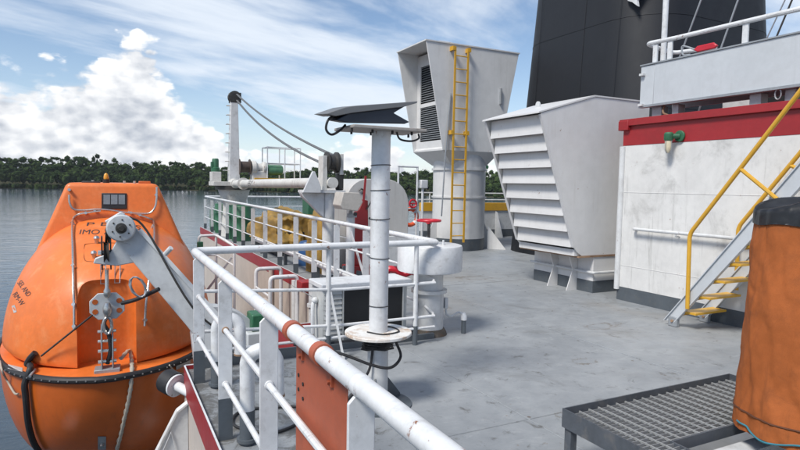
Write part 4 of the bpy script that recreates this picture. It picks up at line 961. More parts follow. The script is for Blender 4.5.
# floodlight box on its post
fl = thing('floodlight_box', 'beige hexagonal floodlight box on a slim post by the far railing', 'floodlight', (3.36, 8.3, 0))
hexp = [(3.12, 1.33), (3.16, 1.27), (3.40, 1.24), (3.49, 1.38), (3.43, 1.52), (3.17, 1.53)]
mb = MB(); mb.prism([(x, 8.1, z) for x, z in hexp], (0, .34, 0)); part('housing', mb, mat('beige_housing', (.46, .43, .39), .5, .1, 3, dirt=.4), fl, bevel=.01)
mb = MB(); mb.cyl((3.37, 8.3, 0), (3.37, 8.3, 1.16), .065, n=16); part('post', mb, white, fl)
mb = MB(); mb.cyl((3.37, 8.3, 1.161), (3.37, 8.3, 1.24), .03, n=10); mb.box(3.30, 3.44, 8.22, 8.27, 1.14, 1.20); part('swivel', mb, galv, fl)
mb = MB(); mb.cyl((3.36, 8.08, 1.2), (3.36, 8.1, 1.2), .03, n=10); part('cable_gland', mb, rubber, fl)

# big white D-shaped reel housing
rh = thing('reel_housing', 'large white round-topped housing on a low white box', 'housing', (4.85, 11, 0))
arch = [(4.17, .62)]+[(4.17+.45-.45*math.cos(a), 1.32+.44*math.sin(a)) for a in [PI/2*k/8 for k in range(9)]]+[(5.54-.50+.50*math.sin(a), 1.26+.50*math.cos(a)) for a in [PI/2*k/8 for k in range(9)]]+[(5.54, .62)]
mb = MB(); mb.prism([(x, 10.5, z) for x, z in arch], (0, 1.3, 0)); part('casing', mb, mat('housing_white', (.50, .49, .47), .5, .08, 1, dirt=.2, streak=.3), rh, bevel=.012)
mb = MB(); mb.box(4.12, 5.50, 10.42, 11.9, 0, .618); part('base_box', mb, white, rh, bevel=.012)
mb = MB(); mb.tube(curve([(4.42, 10.48, 1.52), (4.47, 10.47, 1.56), (4.52, 10.47, 1.52), (4.50, 10.48, 1.46)]), .015, 6); part('hook', mb, grease, rh)
# red brake stand
bs_ = thing('red_brake_stand', 'red brake stand with upright lever before the round-topped housing', 'brake lever', (4.05, 9.5, 0))
mb = MB(); mb.prism([(3.88, 9.5, .2), (4.22, 9.5, .2), (4.19, 9.5, 1.36), (4.10, 9.5, 1.38), (4.02, 9.5, 1.20), (3.95, 9.5, 1.15)], (0, .10, 0)); part('stand', mb, red, bs_, bevel=.01)
mb = MB(); mb.box(3.80, 4.28, 9.4, 9.75, 0, .2); part('foot', mb, red, bs_, bevel=.01)
mb = MB(); mb.beam((4.08, 9.46, 1.30), (4.12, 9.46, 1.80), .035, .02, upv=(0, 1, 0)); part('lever', mb, red, bs_)
mb = MB(); mb.tube([(4.20, 9.47, 1.05), (4.36, 9.47, .97)], .02, 6); mb.tube([(4.15, 9.47, 1.2), (4.30, 9.47, 1.45)], .012, 6); part('rod', mb, grease, bs_)

# frame, lamp post, ring buoy
gf = thing('ring_buoy_stand', 'white square pipe stand standing left of the ventilator tower', 'frame', (6.3, 12, 0))
for x in (6.05, 6.55):
    mb = MB(); mb.tube([(x, 12, 0), (x, 12, 2.06)], .024, 8); part('upright', mb, railw, gf)
mb = MB(); mb.tube([(6.03, 12, 2.08), (6.57, 12, 2.08)], .024, 8); part('crossbar', mb, railw, gf)
mb = MB(); mb.tube([(6.05, 12, 1.1), (6.55, 12, 1.1)], .018, 8); part('crossbar', mb, railw, gf)
ll = thing('small_deck_lamp', 'small white lamp box on a thin white post by the tower', 'lamp', (6.72, 12, 0))
mb = MB(); mb.tube([(6.70, 12, 0), (6.70, 12, 1.58)], .03, 8); part('post', mb, railw, ll)
mb = MB(); mb.box(6.62, 6.80, 11.92, 12.08, 1.581, 1.78); part('lamp_box', mb, white, ll, bevel=.015)
lb = thing('ring_buoy', 'orange ring buoy hanging in the white pipe frame', 'lifebuoy', (6.42, 12.03, 1.0))
mb = MB(); mb.tube([V((6.40+.19*math.cos(a), 12.06, .90+.19*math.sin(a))) for a in [2*PI*i/24 for i in range(24)]], .05, 10, closed=True); part('ring', mb, ringo, lb)
for k in range(4):
    a = PI/4+k*PI/2; mb = MB(); mb.tube([V((6.40+.19*math.cos(a+q), 12.06, .90+.19*math.sin(a+q))) for q in (-.15, 0, .15)], .053, 10); part('band', mb, railw, lb)
single('red_valve_wheel', MB().tube([V((6.42+.09*math.cos(a), 11.95, 1.22+.09*math.sin(a))) for a in [2*PI*i/20 for i in range(20)]], .022, 8, closed=True).tube([(6.33, 11.95, 1.22), (6.51, 11.95, 1.22)], .015, 6).tube([(6.42, 11.95, 1.22), (6.42, 12.0, 1.12)], .015, 6), redb, 'small red valve wheel on the pipe frame', 'valve', (6.42, 11.95, 1.12))

# aft bulwark with yellow cap beyond tower
bw = thing('aft_bulwark', 'white bulwark with a yellow top band beyond the ventilator tower', 'bulwark', (12, 15.6, 0))
mb = MB(); mb.box(8.6, 20, 15.5, 15.56, .25, .86); part('plating', mb, beige if False else white, bw)
mb = MB(); mb.box(8.6, 20, 15.47, 15.60, .861, 1.12); part('yellow_band', mb, yellow, bw, bevel=.01)
mb = MB(); mb.box(8.6, 20, 15.497, 15.563, 0, .249); part('base_band', mb, greyfoot, bw)
for x in (9.6, 10.6, 11.4, 12.4):
    mb = MB(); mb.prism([(x, 15.49, 0), (x, 15.49, .85), (x, 15.38, .80), (x, 15.05, 0)], (.015, 0, 0)); part('stay_plate', mb, white, bw)
ar = thing('aft_railing', 'thin white pipe railing beyond the yellow banded bulwark', 'railing', (12, 16.1, 0))
for z in (1.2, 1.42):
    mb = MB(); mb.tube([(8.8, 16.0, z), (19, 16.0, z)], .02, 8); part('rail', mb, railw, ar)
for x in (9.2, 10.2, 11.2, 12.2, 13.2, 14.2):
    mb = MB(); mb.tube([(x, 16.0, 0), (x, 16.0, 1.42)], .02, 8); part('post', mb, railw, ar)
pl = thing('aft_light_post', 'slim white post with dark fittings beyond the yellow bulwark', 'post', (11.8, 16.1, 0))
mb = MB(); mb.cyl((11.28, 16.1, 0), (11.28, 16.1, 2.4), .07, n=14); part('post', mb, white, pl)
for q in ((11.28, 2.45, .09), (11.40, 2.30, .06), (11.16, 2.25, .05), (11.2, 1.2, .08), (11.36, 1.4, .04)):
    mb = MB(); mb.ball((q[0], 16.02, q[1]), q[2], 8, (1, .8, 1.2)); part('fitting', mb, green, pl)

# ================================================================== LIFEBOAT
BYAW = -math.atan(.055)
lbt = thing('enclosed_lifeboat', 'orange enclosed lifeboat with black fender hung outboard of the deck', 'lifeboat', (-.035, 7.55, 0))
lbt.rotation_euler = (0, 0, BYAW)
WL[lbt.name] = V((0, 0, 0))                      # its parts are written in boat space
BM = Matrix.Translation((-.035, 7.55, 0)) @ Matrix.Rotation(BYAW, 4, 'Z'); BI = BM.inverted()
ZG = -.70; BL = 7.4
def plan(s, B, L0=2.6, Lt=BL, nose=0.0, tail=0.0):
    a = min(max((s-nose)/(L0-nose), 0), 1); b = min(max((Lt-tail-s)/1.8, 0), 1)
    return B*max(0, 1-(1-a)**2.3)**.5*max(0, 1-(1-b)**2.3)**.5
def stations(n0, n1):
    out = []
    for i in range(26): out.append(n0+(2.7-n0)*(1-math.cos(PI/2*i/26)))
    for i in range(9): out.append(2.7+(n1-2.0-2.7)*i/9)
    for i in range(17): out.append((n1-2.0)+2.0*math.sin(PI/2*i/16))
    return out
# hull
vs = []; fs = []; SS = stations(0, BL); NA = 28
for s in SS:
    w_ = plan(s, 1.45); a = min(s/2.9, 1); b_ = min((BL-s)/2.0, 1)
    D = 1.85*max(0, 1-(1-a)**2.6)**.55*max(0, 1-(1-max(b_, 0))**2.6)**.55
    for i in range(NA+1):
        t = -PI/2+PI*i/NA; x = w_*math.copysign(abs(math.sin(t))**.70, t); z = ZG-D*max(0, math.cos(t))**.90
        vs.append((x, s, z))
m_ = NA+1
for k in range(len(SS)-1):
    for i in range(NA): fs.append((k*m_+i, k*m_+i+1, (k+1)*m_+i+1, (k+1)*m_+i))
hull = part('hull', MB().add(vs, fs), orange_shade, lbt, smooth=60)
# gunwale deck
vs = []; fs = []
for s in SS:
    w_ = plan(s, 1.44); vs += [(-w_, s, ZG+.03), (-w_*.5, s, ZG+.034), (0, s, ZG+.036), (w_*.5, s, ZG+.034), (w_, s, ZG+.03)]
for k in range(len(SS)-1):
    for i in range(4): fs.append((k*5+i, k*5+i+1, (k+1)*5+i+1, (k+1)*5+i))
sdk = part('side_deck', MB().add(vs, fs), orange, lbt, smooth=60)
# fender strip
gp_ = [V((plan(s, 1.47, nose=-.0)*1.0, s-.015 if s > .01 else -.03, ZG)) for s in SS]; loop = [V((-p.x, p.y, p.z)) for p in reversed(gp_[1:])]+gp_
mb = MB(); mb.tube(loop, .042, 10); fnd = part('fender', mb, rubber, lbt)
fb0 = None
for i in range(3, len(loop)-3, 1):
    p = loop[i]; nb = (loop[i+1]-loop[i-1]); on = V((nb.y, -nb.x, 0)).normalized()
    on = on if on.dot(V((p.x, p.y-3.5, 0))) > 0 else -on
    part('fender_bolt', MB().ball(p+on*.042, .011, 6), steel, lbt)
# canopy
CN = .36
def interp(x, T):
    for (a, b), (c, d) in zip(T[:-1], T[1:]):
        if x <= c: t = (x-a)/(c-a); t = max(0, min(1, t)); return b+(d-b)*t
    return T[-1][1]
HT = [(CN, 0.0), (CN+.015, .30), (CN+.05, .62), (CN+.12, .86), (CN+.25, 1.08), (CN+.45, 1.24), (CN+.8, 1.43), (1.7, 1.60), (2.4, 1.74), (3.2, 1.80), (5.2, 1.78), (6.4, 1.50), (BL-.5, 1.0), (BL-.25, .5), (BL-.2, 0)]
CS = [CN, CN+.004, CN+.015, CN+.03, CN+.05, CN+.08, CN+.12, CN+.18, CN+.25, CN+.34, CN+.45, CN+.6, CN+.8, 1.35, 1.6, 1.9, 2.2, 2.5, 2.9, 3.5, 4.2, 4.9, 5.5, 6.0, 6.4, 6.7, BL-.5, BL-.35, BL-.25, BL-.21, BL-.2]
vs = []; fs = []; NA = 36; m_ = NA+1; CZ = ZG+.02
for s in CS:
    h = max(.002, interp(s, HT))
    a = min(max((s-CN)/(2.6-CN), 0), 1); b_ = min(max((BL-.2-s)/1.6, 0), 1)
    w_ = 1.415*max(.0004, 1-(1-a)**2.7)**.44*max(.0004, 1-(1-b_)**2.3)**.5
    for i in range(m_):
        t = -PI/2+PI*i/NA; x = w_*math.copysign(abs(math.sin(t))**.84, t); z = CZ+h*max(0, math.cos(t))**.98; vs.append((x, s, z))
for k in range(len(CS)-1):
    for i in range(NA): fs.append((k*m_+i, k*m_+i+1, (k+1)*m_+i+1, (k+1)*m_+i))
    fs.append((k*m_+NA, k*m_, (k+1)*m_, (k+1)*m_+NA))
fs.append(tuple(range(m_))); fs.append(tuple((len(CS)-1)*m_+i for i in range(m_)))
can = part('canopy', MB().add(vs, fs), orange, lbt, smooth=60)
# hook recess cut out of the canopy front
cut = MB(); cut.box(-.33, .33, -.5, .66, CZ-.5, .44)
cm = bpy.data.meshes.new('cut'); cm.from_pydata([tuple(v) for v in cut.v], [], cut.f); finish(cm, 0); co = bpy.data.objects.new('cut', cm); COL.objects.link(co)
bvx = co.modifiers.new('b', 'BEVEL'); bvx.width = .16; bvx.segments = 6
sub = can.modifiers.new('sub', 'SUBSURF'); sub.levels = 1; sub.render_levels = 1
bo = can.modifiers.new('bool', 'BOOLEAN'); bo.object = co; bo.operation = 'DIFFERENCE'; bo.solver = 'EXACT'
bvy = can.modifiers.new('soft', 'BEVEL'); bvy.width = .05; bvy.segments = 4; bvy.limit_method = 'ANGLE'; bvy.angle_limit = R(45)
co.parent = lbt
bpy.context.view_layer.update(); dg = bpy.context.evaluated_depsgraph_get()
nm = bpy.data.meshes.new_from_object(can.evaluated_get(dg)); can.modifiers.clear(); can.data = nm
for p in nm.polygons: p.use_smooth = True
nm.set_sharp_from_angle(angle=R(50))
bpy.data.objects.remove(co)
# conning tower
mb = MB(); f0, f1 = 2.55, 5.1
mb.hexa([(-1.16, f0-.10, .30), (1.16, f0-.10, .30), (1.12, f1+.4, .30), (-1.12, f1+.4, .30), (-.64, f0+.02, 1.60), (.64, f0+.02, 1.60), (.60, f1, 1.60), (-.60, f1, 1.60)])
con = part('conning_tower', mb, orange, lbt, smooth=50)
bv = con.modifiers.new('bevel', 'BEVEL'); bv.width = .07; bv.segments = 4; bv.limit_method = 'ANGLE'; bv.angle_limit = R(30)
bpy.context.view_layer.update(); dg = bpy.context.evaluated_depsgraph_get()
nm = bpy.data.meshes.new_from_object(con.evaluated_get(dg)); con.modifiers.clear(); con.data = nm
for p in nm.polygons: p.use_smooth = True
nm.set_sharp_from_angle(angle=R(50))
# surface lookup in boat space
bvs = []; bfs = []
for o in (hull, can, con, sdk, fnd):
    k = len(bvs); bvs += [v.co.copy() for v in o.data.vertices]; bfs += [tuple(i+k for i in p.vertices) for p in o.data.polygons]
TREE = BVHTree.FromPolygons(bvs, bfs)
def bs_at(x, y, off=0.0):
    d = (BI.to_3x3() @ pray(x, y)).normalized(); o = BI @ EYE
    loc, nrm, idx, dist = TREE.ray_cast(o, d)
    if loc is None: return None
    if nrm.dot(d) > 0: nrm = -nrm
    return loc+nrm*off
def btube(pts, r, off, name, mt, k=6, n=8, parent=None):
    P_ = [bs_at(x, y, off) for x, y in pts]; P_ = [p for p in P_ if p is not None]
    return part(name, MB().tube(curve(P_, k), r, n), mt, parent or lbt)
# window
wq = [bs_at(x, y, .012) for x, y in ((103, 208), (125.5, 209), (125.5, 194.5), (103, 193))]
def onface(px_, py_, off):   # conning tower front plane
    return bs_at(px_, py_, off)
ctr = sum(wq, V((0, 0, 0)))/4; exv = V((1, 0, 0)); ezv = ((wq[3]+wq[2])-(wq[0]+wq[1])).normalized(); env = exv.cross(ezv).normalized(); env = env if env.y < 0 else -env
ww, wh = .178, .125
def wr(cx_, cz_, hw, hh, d0, d1):
    mb = MB(); pts = []
    for dd_ in (d0, d1):
        for sx_, sz_ in ((-1, -1), (1, -1), (1, 1), (-1, 1)): pts.append(ctr+exv*(cx_+sx_*hw)+ezv*(cz_+sz_*hh)+env*dd_)
    return MB().hexa(pts)
win = part('window', wr(0, 0, ww, wh, -.05, .004), rubber, lbt, bevel=.01)
for cx_ in (-.105, 0, .105): part('pane', wr(cx_, .025, .046, .075, .0, .010), mat('pale_pane', (.20, .23, .25), .12, .2, 6, bump=0), win)
# grab rails
bw2 = .0155
lr = btube([(75.5, 330), (75.5, 310), (75, 290), (74.5, 270), (74, 250), (73.5, 232), (73.5, 219), (79, 214.5), (90, 212.5), (101, 211)], bw2, .045, 'grab_rail', steel)
rr_ = btube([(143.5, 326), (144.5, 305), (147, 285), (150, 262), (152.5, 240), (152.5, 224), (149, 218.5), (139, 215), (128, 212)], bw2, .045, 'grab_rail', steel)
tr_ = [bs_at(x, y, .05) for x, y in ((69.5, 182), (69.5, 195), (70, 203), (74, 209.3), (84, 210.5), (97, 209.5), (110, 210.3), (124, 212.5), (140, 213.8), (150, 213), (155, 207), (156.5, 198), (156, 188))]
part('grab_rail', MB().tube(curve([p for p in tr_ if p], 5), bw2, 8), steel, lbt)
for x, y in ((75.5, 326), (75.2, 305), (74.5, 268), (73.6, 225), (144, 320), (146, 292), (151, 255), (152, 228), (86, 213), (140, 215), (69.6, 190), (156, 195), (95, 210), (131, 213)):
    a = bs_at(x, y, -.01); b = bs_at(x, y, .06)
    if a and b: part('rail_clamp', MB().cyl(a, b, .022, n=10), steel, lbt)
# roof light and fittings
mb = MB(); mb.cyl((-.12, 3.0, 1.60), (-.12, 3.0, 1.66), .05); part('lamp_base', mb, rubber, lbt)
mb = MB(); mb.lathe((-.12, 3.0, 1.66), (0, 0, 1), [(.035, 0), (.04, .02), (.03, .08), (.01, .10)], 12); part('roof_lamp', mb, mat('amber_lens', (.65, .30, .03), .2), lbt)
mb = MB(); mb.box(.36, .54, 2.75, 2.95, 1.585, 1.64); part('roof_fitting', mb, orange_shade, lbt, bevel=.01)
mb = MB(); mb.box(-.45, -.20, 2.75, 2.95, 1.59, 1.625); part('roof_fitting', mb, rubber, lbt, bevel=.01)
for x in (-.30, .15, .30):
    mb = MB(); mb.cyl((x, 2.8, 1.60), (x, 2.8, 1.64), .02, n=8); part('roof_stud', mb, steel, lbt)
# hatch outline and fittings on the front deck
hp = [(84, 258), (84.5, 246), (88, 244), (110, 243), (128, 244.5), (133, 248), (134, 258), (133, 261.5), (110, 262), (88, 261.5)]
P_ = [bs_at(x, y, .001) for x, y in hp]; part('hatch_seam', MB().tube(curve(P_+[P_[0]], 4), .006, 6), mat('seam_dark_orange', (.30, .08, .015), .6), lbt)
for x, y in ((94.5, 257.5), (97, 243)):
    a = bs_at(x, y, 0); b = bs_at(x, y, .07); part('hatch_cleat', MB().cyl(a, b, .028, n=10).ball(b, .04, 8), steel, lbt)
for x0, y0 in ((101, 268), (115, 268)):
    pts = [bs_at(x0+dx_, y0+dy_, .05) for dx_, dy_ in ((0, 0), (5, 0), (5, 13), (0, 13))]
    if all(pts): part('hatch_handle', MB().tube(pts, .010, 6, closed=True), steel, lbt)
# lettering wrapped on the surface
def wraptext(s, pxc, pyc, pw, ph, rot=0, name='lettering', mt=text, off=.004, shear=0.0):
    v_, f_ = textmesh(s, 1.0); xs = [v.x for v in v_]; ys = [v.y for v in v_]; w_ = max(xs)-min(xs); h_ = max(ys)-min(ys); cx_ = (max(xs)+min(xs))/2; cy_ = (max(ys)+min(ys))/2
    bm = bmesh.new(); me = bpy.data.meshes.new('t'); me.from_pydata([tuple(q) for q in v_], [], f_); bm.from_mesh(me); bmesh.ops.triangulate(bm, faces=bm.faces); bmesh.ops.subdivide_edges(bm, edges=bm.edges, cuts=1)
    v2 = [v.co.copy() for v in bm.verts]; f2 = [tuple(v.index for v in f.verts) for f in bm.faces]; bm.free(); bpy.data.meshes.remove(me)
    out = []
    for v in v2:
        a = (v.x-cx_)/w_*pw; b = -(v.y-cy_)/h_*ph; a -= b*shear
        x = pxc+a*math.cos(rot)-b*math.sin(rot); y = pyc+a*math.sin(rot)+b*math.cos(rot)
        p = bs_at(x, y, off)
        if p is None: return
        out.append(p)
    part(name, MB().add(out, f2), mt, lbt, smooth=0)
wraptext('P E', 97.5, 224.2, 21, 3.4, 0, shear=.3)
wraptext('S', 138, 227.5, 6, 4, .2)
wraptext('IMO 7', 94.5, 232, 29, 4.6, 0, shear=.3)
wraptext('SEL AND', 24.5, 288.5, 17, 5.6, .95)
wraptext('RM-W', 19, 299, 14, 5.6, .95)
for q in (((12, 306), (15, 305), (17, 312), (14, 313)),):
    P_ = [bs_at(x, y, .004) for x, y in q]
    if all(P_): part('reflective_tape', MB().add(P_, [(0, 1, 2, 3)]), sticker, lbt, smooth=0)
for q in (((8, 364.5), (22.5, 368), (22.5, 372), (8, 368.5)), ((176, 366), (190, 360), (190, 363.5), (176, 370))):
    P_ = [bs_at(x, y, .004) for x, y in q]
    if all(P_): part('reflective_tape', MB().add(P_, [(0, 1, 2, 3)]), sticker, lbt, smooth=0)
q = ((98, 436), (106, 436), (106, 449), (98, 449)); P_ = [bs_at(x, y, .006) for x, y in q]
if all(P_): part('hull_plate', MB().add(P_+[p-V((0, .01, 0)) for p in P_], [(0, 1, 2, 3), (4, 5, 6, 7), (0, 1, 5, 4), (1, 2, 6, 5), (2, 3, 7, 6), (3, 0, 4, 7)]), galv, lbt)
a = bs_at(102, 443, 0); b = bs_at(102, 443, .05); part('hull_eye', MB().cyl(a, b, .02, n=8), steel, lbt)
# grab lines on hull sides
btube([(1, 363), (5, 370), (10, 380), (17, 392), (21, 393)], .012, .03, 'grab_line', rope)
btube([(168, 366), (172, 370), (179, 373), (187, 375)], .010, .03, 'grab_line', rope)
btube([(32, 377), (35, 372)], .016, .03, 'grab_cleat', galv)
# black painter hose down the bow
hosepts = [(38, 352, .04), (34, 357, .05), (30.5, 361, .05), (29.5, 368, .045), (29.5, 373, .05)]+[(x, y, .055) for x, y in ((29.5, 382), (30, 392), (31, 404), (32, 416), (34, 428), (38, 440), (44, 450), (52, 462))]
part('painter_hose', MB().tube(curve([p for p in [bs_at(x, y, o_) for x, y, o_ in hosepts] if p], 5), .036, 10), rubber, lbt)
# hook gear standing on the bow deck (boat space)
HK = part('hook_foot', MB().box(-.13, .15, .10, .30, ZG+.03, ZG+.075), galv, lbt, bevel=.006)
mb = MB()
for x in (-.055, .065): mb.prism([(x, .12, ZG+.075), (x, .28, ZG+.075), (x, .25, ZG+.45), (x, .20, ZG+.62), (x, .15, ZG+.45)], (.014, 0, 0))
part('hook_cheek', mb, galv, HK, bevel=.004)
mb = MB()
for z in (.15, .28, .40, .52): mb.cyl((-.09, .20, ZG+z), (.11, .20, ZG+z), .022, n=10)
part('hook_pins', mb, steel, HK)
mb = MB(); mb.tube(curve([(.01, .20, ZG+.12), (.05, .17, ZG+.30), (.03, .17, ZG+.50), (-.02, .18, ZG+.62), (.02, .20, ZG+.72)]), .026, 8); part('hook', mb, rubber, HK)
# ------------------------------------------------------------------ fall block, davit
fb = thing('boat_fall_block', 'steel fall block and link plate hanging over the lifeboat hook', 'pulley block', BM @ V((.02, .18, 0)))
B0 = BM @ V((.02, .18, 0)); WL[fb.name] = B0
def F(x, y, z): return V((B0.x+x, B0.y+y, z))
mb = MB(); mb.prism([F(-.19, 0, .06), F(-.10, 0, -.03), F(.10, 0, -.03), F(.19, 0, .06), F(.19, 0, .20), F(.10, 0, .29), F(-.10, 0, .29), F(-.19, 0, .20)], (0, .025, 0)); lpz = part('link_plate', mb, davitg, fb, bevel=.006)
for x in (-.13, .13):
    for z in (.07, .19):
        mb = MB(); mb.cyl(F(x, -.004, z), F(x, .001, z), .032, n=14); part('plate_hole', mb, orange_shade, lpz)
mb = MB(); mb.lathe(F(0, -.05, .02), (0, 0, 1), [(.03, 0), (.05, .05), (.05, .10), (.03, .16)], 14); mb.lathe(F(0, -.03, .24), (0, 0, 1), [(.02, 0), (.04, .03), (.04, .08), (.022, .12), (.022, .34)], 12); part('swivel', mb, steel, fb)
mb = MB(); mb.tube([V((B0.x+.045*math.cos(a), B0.y-.03, -.10+.10*math.sin(a))) for a in [2*PI*i/18 for i in range(18)]], .02, 8, closed=True); part('ring_link', mb, steel, fb)
mb = MB(); mb.box(B0.x-.055, B0.x-.038, B0.y-.08, B0.y+.08, .58, .98); mb.box(B0.x+.038, B0.x+.055, B0.y-.08, B0.y+.08, .58, .98); part('block_cheek', mb, rubber, fb, bevel=.01)
mb = MB(); mb.lathe(F(-.03, 0, .78), (1, 0, 0), [(.14, 0), (.11, .03), (.14, .06)], 22); part('block_sheave', mb, grease, fb)
mb = MB(); mb.cyl(F(-.09, 0, .78), F(.09, 0, .78), .03, n=10); part('block_pin', mb, steel, fb)
dvt = thing('davit_arm', 'grey davit arm with a round sheave reaching over the lifeboat bow', 'davit', (1.6, 7.4, -2.7))
SC = V((.155, 7.62, 1.085)); AE = V((1.02, 7.40, .0))
ad = (AE-SC).normalized(); an_ = V((0, 1, 0)).cross(ad).normalized(); an_ = an_ if an_.z > 0 else -an_
mb = MB(); mb.prism([SC+an_*.12-ad*.04+V((0, .06, 0)), SC-an_*.12-ad*.04+V((0, .06, 0)), SC+ad*.35-an_*.16+V((0, .06, 0)), AE-an_*.20, AE+ad*.5-an_*.24, AE+ad*.5+an_*.16, AE+an_*.14, SC+ad*.3+an_*.13+V((0, .06, 0))], (0, .16, 0)); part('arm', mb, davitg, dvt, bevel=.012)
mb = MB(); mb.beam(SC+an_*.142+V((0, .02, 0))+ad*.15, AE+ad*.45+an_*.155-V((0, .04, 0)), .012, .05, upv=an_); part('arm_flange', mb, mat('light_davit_grey', (.55, .57, .58), .4, .08, 3), dvt)
mb = MB(); mb.lathe(SC+V((0, -.09, 0)), (0, 1, 0), [(.08, -.01), (.145, 0), (.16, .02), (.16, .035), (.13, .06), (.13, .09), (.16, .12), (.16, .145), (.08, .15)], 36); sh = part('sheave', mb, davitg, dvt)
for k in range(6):
    a = k*PI/3+.4; mb = MB(); mb.cyl(SC+V((.10*math.cos(a), -.105, .10*math.sin(a))), SC+V((.10*math.cos(a), -.089, .10*math.sin(a))), .010, n=8); part('sheave_bolt', mb, grease, sh)
mb = MB(); mb.lathe(SC+V((0, -.14, 0)), (0, 1, 0), [(.03, 0), (.035, .02), (.06, .025), (.065, .05)], 18); part('axle', mb, grease, sh)
mb = MB(); mb.prism([SC+V((-.17, -.02, .08)), SC+V((.0, -.02, .19)), SC+V((.05, -.02, .16)), SC+V((-.12, -.02, .02))], (0, .1, 0)); part('keeper_plate', mb, mat('light_davit_grey', (.55, .57, .58)), dvt, bevel=.008)
mb = MB(); mb.prism([SC+V((-.30, .02, -.42)), SC+V((-.05, .02, -.46)), SC+V((.20, .02, -.42)), SC+V((.10, .02, -.20)), SC+V((-.05, .02, -.16)), SC+V((-.12, .02, -.30)), SC+V((-.28, .02, -.36))], (0, .06, 0)); part('latch_horn', mb, davitg, dvt, bevel=.01)
# curved davit foot
cv = [AE+V((-.1, .02, -.25))]+[V((1.10+.75*math.sin(a), 7.42, -.62+.72*math.cos(a))) for a in [PI/2*k/10 for k in range(11)]]+[V((1.85, 7.42, -2.6)), V((1.2, 7.42, -2.6)), V((1.0, 7.42, -1.0))]
mb = MB(); mb.prism(cv, (0, .20, 0)); part('davit_frame', mb, davitg, dvt, bevel=.01)
mb = MB(); mb.box(.9, 2.1, 7.2, 7.9, -2.699, -2.60); part('davit_foot', mb, davitg, dvt)
mb = MB(); mb.lathe((1.75, 7.2, -.75), (0, 1, 0), [(.22, 0), (.22, .03), (.12, .04), (.12, .22), (.22, .23)], 24); mb.cyl((1.75, 7.12, -.75), (1.75, 7.2, -.75), .07); part('winch_sheave', mb, grease, dvt)
mb = MB(); mb.box(1.45, 1.95, 6.9, 7.18, -1.3, -.95); part('winch_gearbox', mb, mat('oily_grey', (.10, .11, .11), .5, .3, 5, dirt=.5), dvt, bevel=.02)
mb = MB(); mb.cyl((.62, 7.36, .78), (.68, 7.30, .86), .03, n=10); part('arm_lug', mb, railw, dvt)
mb = MB(); mb.tube(curve([SC+V((.09, -.03, .13)), SC+V((.28, -.04, -.04)), AE+V((-.1, -.06, .12)), AE+V((.4, -.06, -.35))], 6), .014, 6); part('fall_wire', mb, grease, dvt)
mb = MB(); mb.tube([SC+V((-.15, -.02, 0)), V((B0.x, B0.y, .9))], .014, 6); mb.tube([SC+V((-.13, -.02, -.05)), V((B0.x+.03, B0.y, .9))], .014, 6); part('fall_wire', mb, grease, dvt)
# white rope tail and tricing wire
a0 = BM @ bs_at(45, 355, .06); a1 = F(-.16, -.03, .04); a2 = F(.16, -.03, .16); a3 = onY(159, 289, 7.36)
single('tricing_wire', MB().tube([a0, a1], .012, 6), grease, 'dark wire slanting from the bow fender to the fall block', 'wire', a0)
single('tricing_pendant', MB().tube(curve([a2, a2.lerp(a3, .4)-V((0, 0, .02)), a3], 6), .025, 8), rubber, 'thick black pendant from the fall block up to the davit arm', 'pendant', a2)
pts = []
for x, y in ((130, 350), (131.5, 362), (132, 371), (130.5, 384), (128, 400), (124.5, 416), (121, 432), (117, 448), (115, 462)):
    p = bs_at(x, y, .03)
    if p: pts.append(BM @ p)
mb = MB(); pts = [BM @ V((.16, .22, ZG+.16))]+pts
mb.tube(curve(pts, 6), .021, 8)
mb2 = MB(); c = curve(pts, 8)
for ph in (0, PI):
    mb2.tube([p+V((.019*math.cos(i*.9+ph), .010, .006+.019*math.sin(i*.9+ph)*.3)) for i, p in enumerate(c)], .010, 5)
tl = thing('rope_tail', 'pale twisted rope hanging down over the lifeboat bow', 'rope', pts[0])
part('strand', mb, rope, tl); part('strand', mb2, rope, tl)
# wire coil on the davit
mbc = MB()
cc_ = onY(138, 287, 7.36)
mbc.tube([cc_+V((.085*math.cos(t*.5)+.01*math.sin(t*1.3), .02*math.sin(t*.7), .11*math.sin(t*.5)-.05*math.cos(t*.5))) for t in range(80)], .008, 6)
single('wire_coil', mbc, galv, 'small coil of grey wire tied under the davit arm', 'wire coil', cc_)

# ------------------------------------------------------------------ boat bumper bracket at the deck edge
bb = thing('boat_bumper', 'white pipe bumper with a black rubber pad on a triangular bracket', 'bumper', (.5, 5.2, -.3))
p0 = onY(193, 394.5, 5.12); p1 = onY(177, 386, 5.30); p2 = p1+(p1-p0).normalized()*.11
mb = MB(); mb.cyl(p0, p1, .042, n=16); part('pipe', mb, railw, bb)
mb = MB(); mb.cyl(p1, p1+(p2-p1)*.18, .10, n=22); part('flange', mb, railw, bb)
mb = MB(); mb.cyl(p1+(p2-p1)*.18, p2+(p2-p1)*.4, .105, n=22); part('rubber_pad', mb, rubber, bb, bevel=.01)
mb = MB(); mb.prism([(.585, 5.0, -.20), (.585, 5.0, -2.2), (-.25, 5.0, -1.9), (.12, 5.0, -1.0), (.50, 5.0, -.26)], (0, .03, 0)); part('web_plate', mb, mat('bracket_white', (.62, .62, .61), .5, .1, 2, dirt=.35, streak=.4), bb)
e = [(.585, -.20), (.50, -.26), (.12, -1.0), (-.25, -1.9)]
for (xa, za), (xb_, zb_) in zip(e[:-1], e[1:]):
    mb = MB(); mb.beam((xa, 5.015, za), (xb_, 5.015, zb_), .07, .014, upv=(0, 0, 1) if abs(xa-xb_) > .05 else (1, 0, 0)); part('edge_flange', mb, mat('bracket_white', (.62, .62, .61)), bb)
